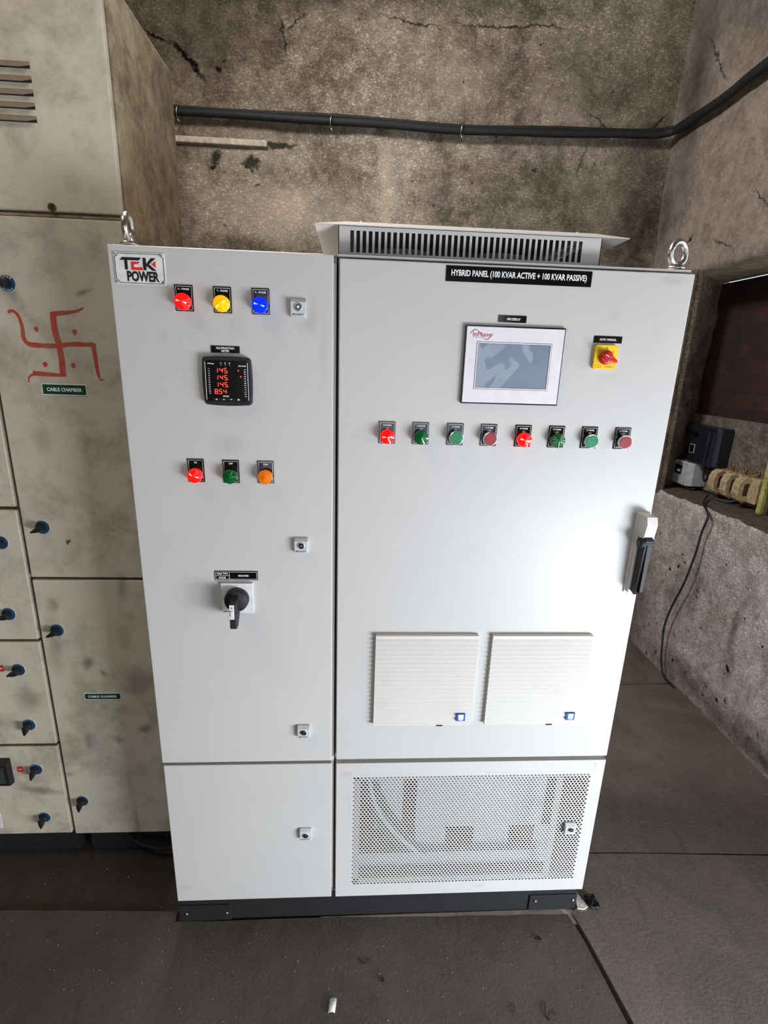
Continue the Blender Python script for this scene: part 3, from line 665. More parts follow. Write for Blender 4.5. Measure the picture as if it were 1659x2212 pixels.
# perforated lower door
b = MB(); DX0, DX1, DZ0, DZ1 = .4425, 1.1645, .1020, .5620
px0, px1, pz0, pz1 = .4895, 1.1270, .1480, .5140
NC, NR = 66, 50; p_ = (px1-px0)/(NC-.5); q_ = (pz1-pz0)/(NR-1); rh_ = .0034
ang = [2*pi*k/12+pi/2 for k in range(12)]
hexo = []
cor = [(0, q_*2/3), (-p_/2, q_/3), (-p_/2, -q_/3), (0, -q_*2/3), (p_/2, -q_/3), (p_/2, q_/3)]
for k in range(6):
    a_, b_ = cor[k], cor[(k+1) % 6]; hexo += [a_, ((a_[0]+b_[0])/2, (a_[1]+b_[1])/2)]
T = .0016; vs = []; fs_f = []; fs_w = []
lock_c = (1.0915, .3370)
for r_ in range(-1, NR+1):
    for c_ in range(-1, NC+1):
        cx = px0+(c_+(.5 if r_ % 2 else 0))*p_; cz = pz1-r_*q_
        blank = r_ < 0 or r_ >= NR or c_ < 0 or c_ >= NC
        B0 = len(vs)
        if blank:
            vs += [(cx+hx, 0, cz+hz) for hx, hz in hexo]; fs_f.append([B0+k for k in range(12)]); continue
        vs += [(cx+hx, 0, cz+hz) for hx, hz in hexo]
        vs += [(cx+rh_*cos(a), 0, cz+rh_*sin(a)) for a in ang]; vs += [(cx+rh_*cos(a), T, cz+rh_*sin(a)) for a in ang]
        for k in range(12):
            k2 = (k+1) % 12; fs_f.append([B0+k, B0+k2, B0+12+k2, B0+12+k]); fs_w.append([B0+12+k, B0+12+k2, B0+24+k2, B0+24+k])
b.add(vs, fs_f, 'white'); b.add(vs, fs_w, 'white', True)
e = .0002; ix0, ix1, iz0, iz1 = px0-p_*.62, px1+p_*.62, pz0-q_*.62, pz1+q_*.62
b2 = MB()
b2.box(DX0, ix0, e, .020, DZ0, DZ1, 'white'); b2.box(ix1, DX1, e, .020, DZ0, DZ1, 'white'); b2.box(ix0, ix1, e, .020, iz1, DZ1, 'white'); b2.box(ix0, ix1, e, .020, DZ0, iz0, 'white')
# folded flange and stiffeners seen through the holes
b2.box(ix0, px0+.0165, .0045, .0060, iz0, iz1, 'white'); b2.box(px0, px1, .0045, .0060, pz1-.0105, iz1, 'white'); b2.box(px0, 1.045, .0045, .0060, iz0, pz0+.0150, 'white')
b2.prism([(1.040, .004), (1.058, .004), (1.058, .020), (1.0565, .020), (1.0565, .0055), (1.040, .0055)], 'z', iz0, iz1, 'white')
ld = b2.build('lower_door', wc, bevel=.0)
b.build('perforated_sheet', ld, label='sheet pierced with rows of small round holes')
# things behind the perforated sheet
b = MB()
b.box(.672, 1.052, .085, .088, .252, .548, 'white_in')
for x0, x1 in ((.674, .764), (.850, .956), (1.034, 1.080)): b.box(x0, x1, .085, .088, .140, .2515, 'white_in')
b.box(.552, .632, .085, .088, .250, .548, 'white_in')
b.build('mounting_plate', wc, label='grey sheet with two square cut-outs')
b = MB(); b.box(.446, 1.07, .05, .10, .150, .153, 'white_in'); b.box(.446, 1.07, .05, .053, .153, .196, 'white_in'); b.box(.446, 1.155, .035, .038, .112, .128, 'white_in'); b.build('support_rail', wc)
b = MB(); b.box(.446, 1.155, .46, .47, .104, .552, 'shade_in'); b.box(.446, 1.155, .030, .46, .104, .106, 'shade_in'); b.box(.4425, .4440, .03, .46, .104, .552, 'shade_in'); b.box(1.1570, 1.1585, .03, .46, .104, .552, 'shade_in'); b.build('back_sheet', wc, label='dark inner sheet')
for k in range(5):
    b = MB(); pts = []
    for i in range(15):
        t = i/14; pts.append((.50+.012*k+.15*t*t+.006*sin(5*t+k), .055+.008*(k % 2), .545-.40*t+.05*t*t))
    b.tube(pts, .0065, 'cable' if k != 2 else 'white_in', 8); b.build('power_cable', wc)
# signs on the wide door
nameplate(wc, 'name_label', .6525, .9495, 1.7285, 1.7575, [('HYBRID PANEL (100 KVAR ACTIVE + 100 KVAR PASSIVE)', .8010, 1.7430, .2760, .0150)], label='long black HYBRID PANEL (100 KVAR ACTIVE + 100 KVAR PASSIVE) sign')
nameplate(wc, 'name_label', .7660, .8240, 1.6555, 1.6690, [('HMI DISPLAY', .7975, 1.6620, .028, .0048)], label='small black HMI DISPLAY label')
nameplate(wc, 'name_label', .9715, 1.0315, 1.6225, 1.6360, [('AUTO / MANUAL', 1.0010, 1.6292, .036, .0046)], label='small black AUTO / MANUAL label')
# touch screen
b = MB(); b.box(.6985, .9080, -.0075, 0, 1.4910, 1.6480, 'gloss_black'); hm = b.build('touch_screen_panel', wc, bevel=.0015, label='operator panel with a black edge and off-white face')
b = MB(); b.box(.7015, .9050, -.0083, -.006, 1.4940, 1.6450, 'hmi_face')
b.frame(.7235, .8815, 1.5215, 1.6165, .0007, -.0086, -.0082, 'ink'); b.frame(.7243, .8807, 1.5223, 1.6157, .0024, -.0092, -.0082, 'plate'); b.frame(.7267, .8783, 1.5247, 1.6133, .0006, -.0090, -.0082, 'ink')
b.build('face_overlay', hm)
b = MB(); nx, nz = 30, 18
vs = [(.7272+.1506*i/nx, -.0085, 1.5252+.0876*j/nz) for j in range(nz+1) for i in range(nx+1)]
b.add(vs, [(j*(nx+1)+i, j*(nx+1)+i+1, (j+1)*(nx+1)+i+1, (j+1)*(nx+1)+i) for j in range(nz) for i in range(nx)], 'screen', True)
b.build('screen', hm, label='switched-off glossy grey-blue screen')
b = MB(); b.text('InPhase', .7335, 1.6305, .038, .0085, -.0086, 'ink_rred', .012); b.text('The Power People', .7235, 1.6243, .020, .0016, -.0086, 'ink_rred', .01); b.text("'", .7545, 1.6335, .0008, .0016, -.0086, 'ink_rred', .0)
for off, mt, wv in ((0, 'ink_teal', .0008), (.0016, 'ink_rred', .0004)):
    pts = [(.7085+.047*t, 1.6300+(.0098-off)*sin(2*pi*t+.15)*(1 if True else 1)) for t in [i/28 for i in range(29)]]
    b.ribbon(pts, wv, -.0084, mt, .0003)
b.build('logo_lettering', hm)
# auto manual selector
b = MB(); b.prism(rrect(.9740, 1.0230, 1.5700, 1.6180, .005), 'y', -.0085, 0, 'yellow')
for t, x, z in (('1', .9840, 1.6070), ('0', .9990, 1.6125), ('2', 1.0135, 1.6050)): b.text(t, x, z, .0026 if t != '1' else .0013, .0042, -.0088, 'ink', .01)
b.box(1.000, 1.0150, -.0088, -.0084, 1.5742, 1.5752, 'ink'); b.frame(.9775, .9895, 1.5730, 1.5775, .0004, -.0088, -.0084, 'ink')
sel = b.build('selector_switch', wc, bevel=.0018, label='square yellow switch plate')
b = MB(); b.lathe((.9980, 0, 1.5935), 'y', [(.0150, -.0085), (.0145, -.015), (.0120, -.0185), (.0001, -.0190)], 'red_knob', 28)
a = radians(-28); u = Vector((cos(a), sin(a))); w2 = Vector((-sin(a), cos(a))); C0 = Vector((.9985, 1.5930))
outl = [(-.0145, 0), (-.010, .0062), (.004, .0056), (.0175, .0030), (.0195, 0), (.0175, -.0030), (.004, -.0056), (-.010, -.0062)]
b.prism([tuple(C0+u*p+w2*q) for p, q in outl], 'y', -.0300, -.014, 'red_knob')
kb = b.build('selector_knob', sel, bevel=.0022, seg=3)
b = MB(); b.lathe((.9995, 0, 1.5935), 'y', [(.0020, -.0302), (.0019, -.0310)], 'steel', 12)
q0 = C0-u*.012; q1 = C0-u*.003; b.ribbon([tuple(q0), tuple(q1)], .0011, -.0302, 'ink_white'); b.build('knob_screw', sel)
# row of eight devices
row8 = [(.5455, 'L', 'ON', 'lit red pilot lamp, first of the row of eight'), (.6180, 'G', 'OFF', 'dark green pilot lamp, second of the row of eight'), (.6930, 'BG', 'ON', 'green push button, third of the row of eight'), (.7665, 'BR', 'OFF', 'red push button, fourth of the row of eight'),
        (.8425, 'L', 'ON', 'lit red pilot lamp, fifth of the row of eight'), (.9165, 'G', 'OFF', 'dark green pilot lamp, sixth of the row of eight'), (.9905, 'BG', 'ON', 'green push button, seventh of the row of eight'), (1.0655, 'BR', 'OFF', 'red push button, last of the row of eight')]
for i, (x, k, t, lb) in enumerate(row8):
    ln = ['50 KVAR', t]
    if k == 'L': lamp(wc, x, 1.4010, 1.4480, ln, 'lens_red', 'core_red', lb, 10+i, .0350)
    elif k == 'G': lamp(wc, x, 1.4010, 1.4480, ln, 'lens_green', 'lens_green_core', lb, 10+i, .0350)
    else: button(wc, x, 1.4010, 1.4480, ln, 'btn_green' if k == 'BG' else 'btn_red', lb, .0350)
# louvred filter grilles
def grille(x0, x1, label):
    z0, z1 = .6860, .9420; b = MB(); n = 20; h = (z1-z0-.010)/n
    P = [(0, z0), (-.0035, z0), (-.0060, z0+.004)]
    z = z0+.004
    prof = [(0, z0), (-.0110, z0), (-.0125, z0+.0015)]
    for k in range(n):
        za = z0+.0015+k*h; prof += [(-.0128, za+h*.12), (-.0078, za+h*.90), (-.0125, za+h*.985)]
    prof += [(-.0125, z1-.001), (-.0110, z1), (0, z1)]
    b.prism(prof, 'x', x0, x1, 'grille')
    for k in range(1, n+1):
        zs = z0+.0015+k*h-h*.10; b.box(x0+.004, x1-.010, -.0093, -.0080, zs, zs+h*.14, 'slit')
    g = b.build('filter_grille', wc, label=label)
    b = MB(); b.box(x0+.160, x0+.176, -.0135, -.004, z0-.0005, z0+.003, 'groove'); b.build('release_notch', g)
    b = MB(); tx = x0+.2095; b.prism([(-.0100, .7015), (-.0150, .7015), (-.0150, .7225), (-.0110, .7225)], 'x', tx, tx+.0225, 'blue_tag')
    b.box(tx+.0050, tx+.0185, -.0156, -.0145, .7065, .7205, 'tag_light'); b.box(tx+.006, tx+.0175, -.0158, -.0150, .7040, .7055, 'tag_light'); b.box(tx+.0055, tx+.018, -.0160, -.0150, .7095, .7101, 'blue_tag')
    b.build('brand_tag', g, label='small blue tag with a pale window')
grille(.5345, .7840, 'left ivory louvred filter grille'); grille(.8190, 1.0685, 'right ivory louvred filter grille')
# swing handle
b = MB(); b.box(1.1285, 1.1625, -.004, 0, 1.0555, 1.2560, 'plate')
sw_ = b.build('swing_handle', wc, bevel=.0012, label='tall white door handle plate')
b = MB(); b.box(1.1335, 1.1605, -.014, -.003, 1.0585, 1.2535, 'plate')
b.prism([(-.013, 1.2000), (-.034, 1.2000), (-.040, 1.2360), (-.034, 1.2535), (-.013, 1.2535)], 'x', 1.1355, 1.1605, 'plate')
b.build('handle_housing', sw_, bevel=.001)
b = MB(); b.prism([(-.014, 1.066), (-.030, 1.062), (-.036, 1.070), (-.042, 1.198), (-.036, 1.206), (-.016, 1.206)], 'x', 1.1375, 1.1560, 'plastic_black')
b.box(1.1425, 1.1440, -.0435, -.030, 1.070, 1.190, 'gloss_black'); b.build('grip', sw_, bevel=.0022, seg=2)
b = MB(); b.lathe((1.1300, -.030, 1.1905), 'x', [(.0125, 0), (.0125, .029)], 'plastic_black', 20); b.lathe((1.1285, -.030, 1.1905), 'x', [(.006, 0), (.006, .003)], 'gloss_black', 14); b.build('pivot', sw_, bevel=.001)
qlock(wc, 1.0925, .3375, 'square lock on the perforated door', y=-.001, s=.0150, brand=False)
eye_bolt(wc, 1.1440, .040, 1.7705, radians(22), r=.0225)
# ventilation hood
HX0, HX1, HY0, HY1, HZ0, HZ1 = .4372, .9830, .050, .400, 1.7705, 1.8300
b = MB()
sx0, sx1, nS = .4610, .9470, 39; pit = (sx1-sx0)/nS; sw = pit*.60
def slotted(b, y):
    b.box(HX0, sx0, y, y+.0015, HZ0, HZ1, 'white'); b.box(sx1, HX1, y, y+.0015, HZ0, HZ1, 'white')
    b.box(sx0, sx1, y, y+.0015, 1.8225, HZ1, 'white'); b.box(sx0, sx1, y, y+.0015, 1.7755, 1.7825, 'white')
    for k in range(nS):
        x = sx0+k*pit
        b.box(x+sw, x+pit, y, y+.0015, 1.7825, 1.8225, 'white'); b.box(x+sw, x+pit, y, y+.0015, HZ0, 1.7755, 'white')
slotted(b, HY0); b.box(HX0, HX1, HY1, HY1+.0015, HZ0, HZ1, 'shade_in'); b.box(HX0+.003, HX1-.003, HY0+.003, HY1, HZ0, HZ0+.0015, 'shade_in')
b.box(HX0, HX0+.0015, HY0, HY1, HZ0, HZ1, 'white'); b.box(HX1-.0015, HX1, HY0, HY1, HZ0, HZ1, 'white')
hood = b.build('vent_hood', wc, label='grey sheet metal hood with vertical slots')
b = MB(); rx0, rx1, ry0, ry1, rz = .3930, 1.0170, .0, .450, 1.8215; tx0, tx1, ty0, ty1, tz = .4550, .9750, .075, .375, 1.8440
vs = [(rx0, ry0, rz), (rx1, ry0, rz), (rx1, ry1, rz), (rx0, ry1, rz), (tx0, ty0, tz), (tx1, ty0, tz), (tx1, ty1, tz), (tx0, ty1, tz)]
fs_ = [(0, 1, 5, 4), (1, 2, 6, 5), (2, 3, 7, 6), (3, 0, 4, 7), (4, 5, 6, 7)]
b.add(vs, fs_, 'white'); b.add([(v[0], v[1], v[2]-.0015) for v in vs], fs_, 'white')
for i in range(4):
    j = (i+1) % 4; b.add([vs[i], vs[j], (vs[j][0], vs[j][1], rz-.0015), (vs[i][0], vs[i][1], rz-.0015)], [(0, 1, 2, 3)], 'white')
b.build('canopy', hood, label='hipped sheet cover over the slotted hood')
for x in (.485, .950):
    b = MB(); b.lathe((x, .10, tz), 'z', [(.006, 0), (.006, .005), (.003, .007)], 'steel', 10); b.build('cap_screw', hood)
for x in (.575, .80):
    b = MB(); b.lathe((x, .20, 1.778), 'z', [(.075, 0), (.075, .03), (.03, .034)], 'motor', 32); b.build('exhaust_fan', hood)
# ------------------------------------------------------------------ plinth
pl = empty('cabinet_plinth', (.58, .25, -.01), 'low black steel plinth under the two white cabinets', 'plinth')
b = MB(); b.box(.000, 1.163, .024, .48, -.010, .096, 'black'); b.build('channel', pl, bevel=.002)
for x0, x1 in ((-.003, .141), (1.020, 1.165)):
    b = MB(); b.box(x0, x1, .019, .0235, -.001, .054, 'black'); b.box(x0, x1, .0195, .024, .054, .0555, 'steel' if False else 'groove')
    cp = b.build('cover_plate', pl, bevel=.0006, seg=1)
    for xs in (x0+.018, x1-.012):
        b = MB(); b.lathe((xs, .019, .0265+(.008 if x0 > 1 else 0)), 'y', [(.0052, 0), (.0050, -.0022), (.0030, -.0036)], 'steel', 16); b.build('screw', cp)

# ------------------------------------------------------------------ old beige cabinets on the left
OY = .22; OXR = -.05; OG = -.388
def dial_lock(par, cx, cz, rot, writing=False, label='black wing knob on a blue dial'):
    y = OY; b = MB(); b.lathe((cx, y, cz), 'y', [(.0183, 0), (.0183, -.0018), (.0176, -.0022)], 'lockgrey', 28); b.lathe((cx, y, cz), 'y', [(.0178, -.0020), (.0178, -.0025)], 'blue_dial', 28)
    if writing:
        for ch_, a0 in (('OPEN', 90), ('CLOSE', 270)):
            for i, ch in enumerate(ch_):
                n_ = len(ch_)
                if a0 == 90: a = radians(90-(i-(n_-1)/2)*24); ro = a-pi/2
                else: a = radians(270+(i-(n_-1)/2)*20); ro = a+pi/2
                vs, fs, x0, x1, y0, y1 = text_geo(ch, .02); s_ = .0042/(y1-y0); mx_, my_ = (x0+x1)/2, (y0+y1)/2
                V = []
                for px, pz in vs:
                    qx, qz = (px-mx_)*s_, (pz-my_)*s_
                    V.append((cx+.0145*cos(a)+qx*cos(ro)-qz*sin(ro), y-.0028, cz+.0145*sin(a)+qx*sin(ro)+qz*cos(ro)))
                b.add(V, fs, 'ink_white')
    p = b.build('knob', par, label=label)
    b = MB(); b.lathe((cx, y, cz), 'y', [(.0098, -.0022), (.0095, -.012), (.0075, -.0145)], 'plastic_black', 20)
    a = radians(rot); u = Vector((cos(a), sin(a))); w2 = Vector((-sin(a), cos(a))); c = Vector((cx, cz))
    ol = [(-.0110, 0), (-.008, .0068), (.004, .0062), (.0190, .0022), (.0205, 0), (.0190, -.0022), (.004, -.0062), (-.008, -.0068)]
    b.prism([tuple(c+u*p_x+w2*q_x) for p_x, q_x in ol], 'y', y-.0270, y-.010, 'plastic_black')
    b.build('knob_wing', p, bevel=.002)
    return p
oc = empty('switchgear_cabinet', (-.217, .43, -.01), 'tall dirty beige switchgear cabinet with CABLE CHAMBER labels and the red painted mark', 'switchgear cabinet')
b = MB(); b.box(OG+.003, OXR, OY+.020, .648, .105, 2.325, 'old_side'); b.build('body', oc, bevel=.003)
b = MB(); b.box(OG+.02, OXR-.01, OY+.05, .64, -.010, .105, 'black'); b.build('base_channel', oc)
def odoor(par, x0, x1, z0, z1, name='door', lbl=None):
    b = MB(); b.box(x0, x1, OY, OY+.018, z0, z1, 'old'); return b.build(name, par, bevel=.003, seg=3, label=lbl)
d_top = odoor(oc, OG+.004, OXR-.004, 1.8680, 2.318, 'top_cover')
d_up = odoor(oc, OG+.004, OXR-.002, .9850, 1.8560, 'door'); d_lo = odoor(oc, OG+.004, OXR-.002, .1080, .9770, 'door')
b = MB(); b.box(OG+.004, OXR-.002, OY+.004, OY+.02, 1.8575, 1.8630, 'old_side'); b.build('cover_ledge', oc)
# louvres pressed into the top cover
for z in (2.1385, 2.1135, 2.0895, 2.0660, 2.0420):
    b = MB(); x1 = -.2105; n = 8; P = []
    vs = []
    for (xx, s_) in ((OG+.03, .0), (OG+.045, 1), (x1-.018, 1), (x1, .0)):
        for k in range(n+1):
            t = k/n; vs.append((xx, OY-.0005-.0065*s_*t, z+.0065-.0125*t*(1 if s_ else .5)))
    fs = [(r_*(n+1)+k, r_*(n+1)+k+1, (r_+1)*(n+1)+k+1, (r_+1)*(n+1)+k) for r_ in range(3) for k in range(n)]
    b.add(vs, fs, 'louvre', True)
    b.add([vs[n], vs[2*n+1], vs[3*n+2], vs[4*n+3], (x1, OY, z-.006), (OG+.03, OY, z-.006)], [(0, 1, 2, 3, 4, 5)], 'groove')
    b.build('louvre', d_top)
b = MB(); b.lathe((-.2025, OY, 1.8760), 'y', [(.0085, 0), (.0085, -.004), (.0065, -.005), (.0060, -.003)], 'brown_lock', 20); b.box(-.2045, -.2005, OY-.0055, OY-.003, 1.8725, 1.8795, 'groove'); b.build('cover_lock', d_top, label='tarnished round lock')
dial_lock(d_up, -.3240, 1.7150, 160, True); dial_lock(d_up, -.3330, 1.1270, 202); dial_lock(d_lo, -.3385, .8270, 205); dial_lock(d_lo, -.3455, .2380, 265)
def sign(par, x0, x1, z0, z1, txt, bgm='green_sign'):
    b = MB(); b.box(x0, x1, OY-.0014, OY, z0, z1, 'ink_white'); b.box(x0+.0022, x1-.0022, OY-.0018, OY-.0012, z0+.0022, z1-.0022, bgm)
    b.text(txt, (x0+x1)/2, (z0+z1)/2, (x1-x0)*.78, (z1-z0)*.32, OY-.0021, 'ink_white', .03); return b
sign(oc, -.2825, -.1770, 1.4665, 1.4940, 'CABLE CHAMBER').build('name_label', d_up, label='green CABLE CHAMBER label')
sign(oc, -.2925, -.1890, .6015, .6240, 'CABLE CHAMBER').build('name_label', d_lo, label='green CABLE CHAMBER label')
# hand-painted mark
b = MB()
def smooth(P, n=6):
    out = []
    for i in range(len(P)-1):
        p0 = P[max(i-1, 0)]; p1 = P[i]; p2 = P[i+1]; p3 = P[min(i+2, len(P)-1)]
        for k in range(n):
            t = k/n; out.append(tuple(.5*((2*p1[j])+(-p0[j]+p2[j])*t+(2*p0[j]-5*p1[j]+4*p2[j]-p3[j])*t*t+(-p0[j]+3*p1[j]-3*p2[j]+p3[j])*t**3) for j in (0, 1)))
    return out+[P[-1]]
def stroke(P, w0, w1, n=5, yo=0):
    Q = smooth(P, n); m = len(Q); rnd = random.Random(len(P)+int(P[0][0]*1000))
    wd = [(w0+(w1-w0)*i/(m-1))*rnd.uniform(.92, 1.08) for i in range(m)]; b.ribbon(Q, wd, OY-yo, 'paint_mark', .0004)
stroke([(-.334, 1.652), (-.325, 1.657), (-.313, 1.648), (-.307, 1.623), (-.3075, 1.598), (-.301, 1.586), (-.290, 1.582)], .006, .011)
stroke([(-.294, 1.5825), (-.26, 1.581), (-.235, 1.582), (-.194, 1.587), (-.148, 1.587)], .011, .010, yo=.0002)
stroke([(-.150, 1.590), (-.1485, 1.565), (-.147, 1.530), (-.144, 1.510)], .012, .005, yo=.0004); stroke([(-.146, 1.514), (-.142, 1.506), (-.134, 1.508)], .004, .003)
stroke([(-.233, 1.656), (-.2335, 1.62), (-.228, 1.582)], .013, .013, yo=.0006); stroke([(-.2285, 1.584), (-.227, 1.55), (-.229, 1.512)], .012, .015, yo=.0004)
stroke([(-.236, 1.653), (-.21, 1.656), (-.180, 1.661), (-.162, 1.669)], .012, .003, yo=.0002)
stroke([(-.224, 1.514), (-.255, 1.515), (-.298, 1.517)], .006, .012, yo=.0002); stroke([(-.298, 1.515), (-.309, 1.507), (-.311, 1.495)], .005, .003)
for x, z in ((-.276, 1.618), (-.189, 1.614), (-.267, 1.538), (-.202, 1.538)):
    b.prism([(x+.0052*cos(a)*(1+.2*sin(3*a)), z+.0062*sin(a)) for a in [2*pi*k/14 for k in range(14)]], 'y', OY-.0006, OY, 'paint_mark')
b.build('painted_mark', d_up, label='red hand-painted auspicious hooked cross with four dots')
b = MB(); b.prism([(-.281, 1.088), (-.276, 1.092), (-.268, 1.0925), (-.2685, 1.087), (-.2725, 1.084), (-.2775, 1.0775)], 'y', OY-.0003, OY, 'rust'); b.build('rust_chip', d_up)
# feeder cabinet further left
fc = empty('switchgear_cabinet', (-.75, .43, -.01), 'beige switchgear cabinet cut off by the left edge, with stacked small doors and ON labels', 'switchgear cabinet')
b = MB(); b.box(-1.10, OG-.003, OY+.022, .648, .105, 2.325, 'old_side'); b.build('body', fc, bevel=.003)
b = MB(); b.box(-1.09, OG-.02, OY+.05, .64, -.010, .105, 'black'); b.build('base_channel', fc)
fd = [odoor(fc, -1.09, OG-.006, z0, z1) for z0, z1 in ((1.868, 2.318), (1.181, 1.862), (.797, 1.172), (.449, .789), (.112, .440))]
dial_lock(fd[2], -.4440, 1.0830, 200); dial_lock(fd[2], -.4590, .8760, 190); dial_lock(fd[3], -.4610, .7020, 195); dial_lock(fd[3], -.4605, .5180, 262); dial_lock(fd[4], -.4645, .3590, 255); dial_lock(fd[4], -.4665, .1780, 268)
b = MB(); b.box(-.545, -.502, OY-.0015, OY, .6965, .7155, 'red_sign'); b.text('ON', -.5085, .7060, .0105, .0075, OY-.0018, 'ink_white', .03); b.build('name_label', fd[3], label='red ON label')
b = MB(); b.prism([(-.520, .352), (-.503, .349), (-.503, .369), (-.518, .370)], 'y', OY-.0015, OY, 'red_sign'); b.text('ON', -.5110, .3600, .010, .006, OY-.0018, 'ink_white', .0); b.build('name_label', fd[4], label='small crumpled red label')
b = MB(); b.prism([(OY, .312), (OY-.020, .316), (OY-.020, .390), (OY, .402)], 'x', -.62, -.534, 'plastic_black'); mt_ = b.build('panel_meter', fd[4], bevel=.002, label='black framed meter cut off by the frame edge')
b = MB(); b.box(-.612, -.546, OY-.0215, OY-.019, .326, .383, 'glass_dark'); b.build('meter_glass', mt_)
b = MB(); b.box(-.66, -.597, OY-.0012, OY, .138, .196, 'plate'); b.build('sticker', fd[4], label='blank white sticker')

# ------------------------------------------------------------------ on the back and right walls
wcab = empty('wall_cable', (1.0, 2.0, 2.74), 'thick black cable run clipped across the rough back wall and round the corner', 'cable')
Cp = [(-1.4, 1.99, 2.750), (-.46, 1.99, 2.742), (.344, 1.99, 2.742), (1.03, 1.99, 2.736), (1.6, 1.99, 2.752), (2.03, 1.985, 2.768), (2.10, 1.955, 2.771), (2.127, 1.90, 2.772), (2.128, 1.60, 2.766), (2.128, 1.30, 2.778), (2.128, .5, 2.80), (2.128, -1.0, 2.82)]
def cat3(P, n=8):
    out = []
    for i in range(len(P)-1):
        p0 = Vector(P[max(i-1, 0)]); p1 = Vector(P[i]); p2 = Vector(P[i+1]); p3 = Vector(P[min(i+2, len(P)-1)])
        for k in range(n):
            t = k/n; out.append(.5*((2*p1)+(-p0+p2)*t+(2*p0-5*p1+4*p2-p3)*t*t+(-p0+3*p1-3*p2+p3)*t**3))
    return out+[Vector(P[-1])]
b = MB(); P = cat3(Cp, 12)
b.tube([p+Vector((0, 0, .006*sin(i*.5)*.3)) for i, p in enumerate(P)], .0185, 'cable', 12); b.build('main_cable', wcab)
b = MB(); b.tube([p+Vector((0, -.004, .019+.003*sin(i*.31))) for i, p in enumerate(P)], .0085, 'cable', 8); b.build('thin_cable', wcab)
for x in (-.427, .335, 1.005):
    b = MB(); pts = [(x+.004*sin(a*2), 1.985-.026*cos(a), 2.740+.03*sin(a)) for a in [radians(-100+20*k) for k in range(11)]]
    b.tube(pts, .003, 'steel', 6); b.tube([(x, 1.968, 2.712), (x+.003, 1.965, 2.695), (x+.010, 1.968, 2.688)], .003, 'steel', 6); b.build('cable_clip', wcab)
b = MB(); b.prism([(2.010, 2.618), (2.004, 2.645), (2.05, 2.648), (2.05, 2.618)], 'x', -1.2, .005, 'conduit'); b.build('conduit_casing', bevel=.004, label='pale plastic cable casing strip fixed to the back wall below the black cable', cat='cable casing')
tc = cat3([(2.30, 1.37, .965), (2.235, 1.30, .955), (2.165, 1.20, .957), (2.138, 1.12, .925), (2.132, 1.13, .84), (2.130, 1.14, .72), (2.132, 1.18, .55), (2.130, 1.23, .40), (2.128, 1.252, .285), (2.128, 1.243, .19), (2.132, 1.225, .08), (2.135, 1.185, .018), (2.140, 1.10, .009)], 10)
b = MB(); b.tube(tc, .0052, 'cable', 8); b.build('thin_wire', label='thin black wire hanging from the window sill down to the floor', cat='wire')
# sill board with switchgear
BX = 2.415
bd = MB()
bd.box(BX, BX+.018, 1.00, 1.79, .945, 1.345, 'board')
for y, z in ((1.115, .985), (1.075, .955), (1.14, .975)): bd.lathe((BX, y, z), 'x', [(.008, -.001), (.008, .001)], 'groove', 12)
bd.build('mounting_board', bevel=.001, label='grimy upright board standing on the window sill behind the switches', cat='board')
em = empty('energy_meter', (2.39, 1.55, 1.08), 'dark navy box-shaped energy meter on the grimy board', 'electricity meter')
b = MB(); b.prism([(2.414, 1.425), (2.35, 1.425), (2.33, 1.44), (2.33, 1.64), (2.345, 1.66), (2.414, 1.66)], 'z', 1.092, 1.295, 'meter_case'); b.build('case', em, bevel=.008, seg=3)
b = MB(); b.box(2.324, 2.331, 1.49, 1.497, 1.10, 1.275, 'meter_case'); b.box(2.324, 2.331, 1.45, 1.456, 1.10, 1.275, 'meter_case'); b.build('rib', em, bevel=.002)
b = MB(); b.box(2.327, 2.331, 1.59, 1.63, 1.145, 1.192, 'mcb'); b.box(2.3262, 2.328, 1.593, 1.627, 1.148, 1.189, 'gloss_black'); b.build('data_window', em)
b = MB(); b.prism(rrect(1.575, 1.635, 1.235, 1.262, .012), 'x', 2.326, 2.331, 'gloss_black'); b.build('counter_window', em)
b = MB(); b.tube([(2.36, 1.50+.02*cos(a), 1.055+.045*sin(a)) for a in [2*pi*k/20 for k in range(20)]], .006, 'plastic_black', 8, closed=True); b.build('wire_loop', em)
mc = empty('breaker_box', (2.37, 1.66, .95), 'pale grey breaker box at the left end of the sill, below the dark meter', 'breaker box')
b = MB(); b.prism([(2.414, 1.565), (2.335, 1.565), (2.31, 1.585), (2.31, 1.715), (2.414, 1.715)], 'z', .962, 1.090, 'mcb'); b.build('case', mc, bevel=.004)
b = MB(); b.box(2.305, 2.311, 1.632, 1.690, 1.020, 1.070, 'gloss_black'); b.box(2.300, 2.306, 1.640, 1.662, 1.032, 1.045, 'plate'); b.build('breaker_toggle', mc)
b = MB(); b.box(2.3085, 2.3105, 1.630, 1.680, 1.074, 1.083, 'ink_rred'); b.build('faded_label', mc)
for y in (1.705, 1.60):
    for z in (.972, 1.081):
        b = MB(); b.lathe((2.31, y, z), 'x', [(.003, 0), (.003, -.002)], 'steel', 10); b.build('screw', mc)
b = MB(); b.tube(cat3([(2.35, 1.63, .965), (2.34, 1.62, .950), (2.35, 1.60, .944), (2.36, 1.57, .95)], 5), .003, 'wire_yellow', 6); b.lathe((2.35, 1.655, .946), 'z', [(.008, 0), (.008, .02)], 'ceramic', 10); b.build('cable_gland', mc)
fnames = ['cream porcelain fuse carrier nearest the dark meter', 'cream porcelain fuse carrier in the middle of the three', 'cream porcelain fuse carrier with the wide base, beside the yellow stick']
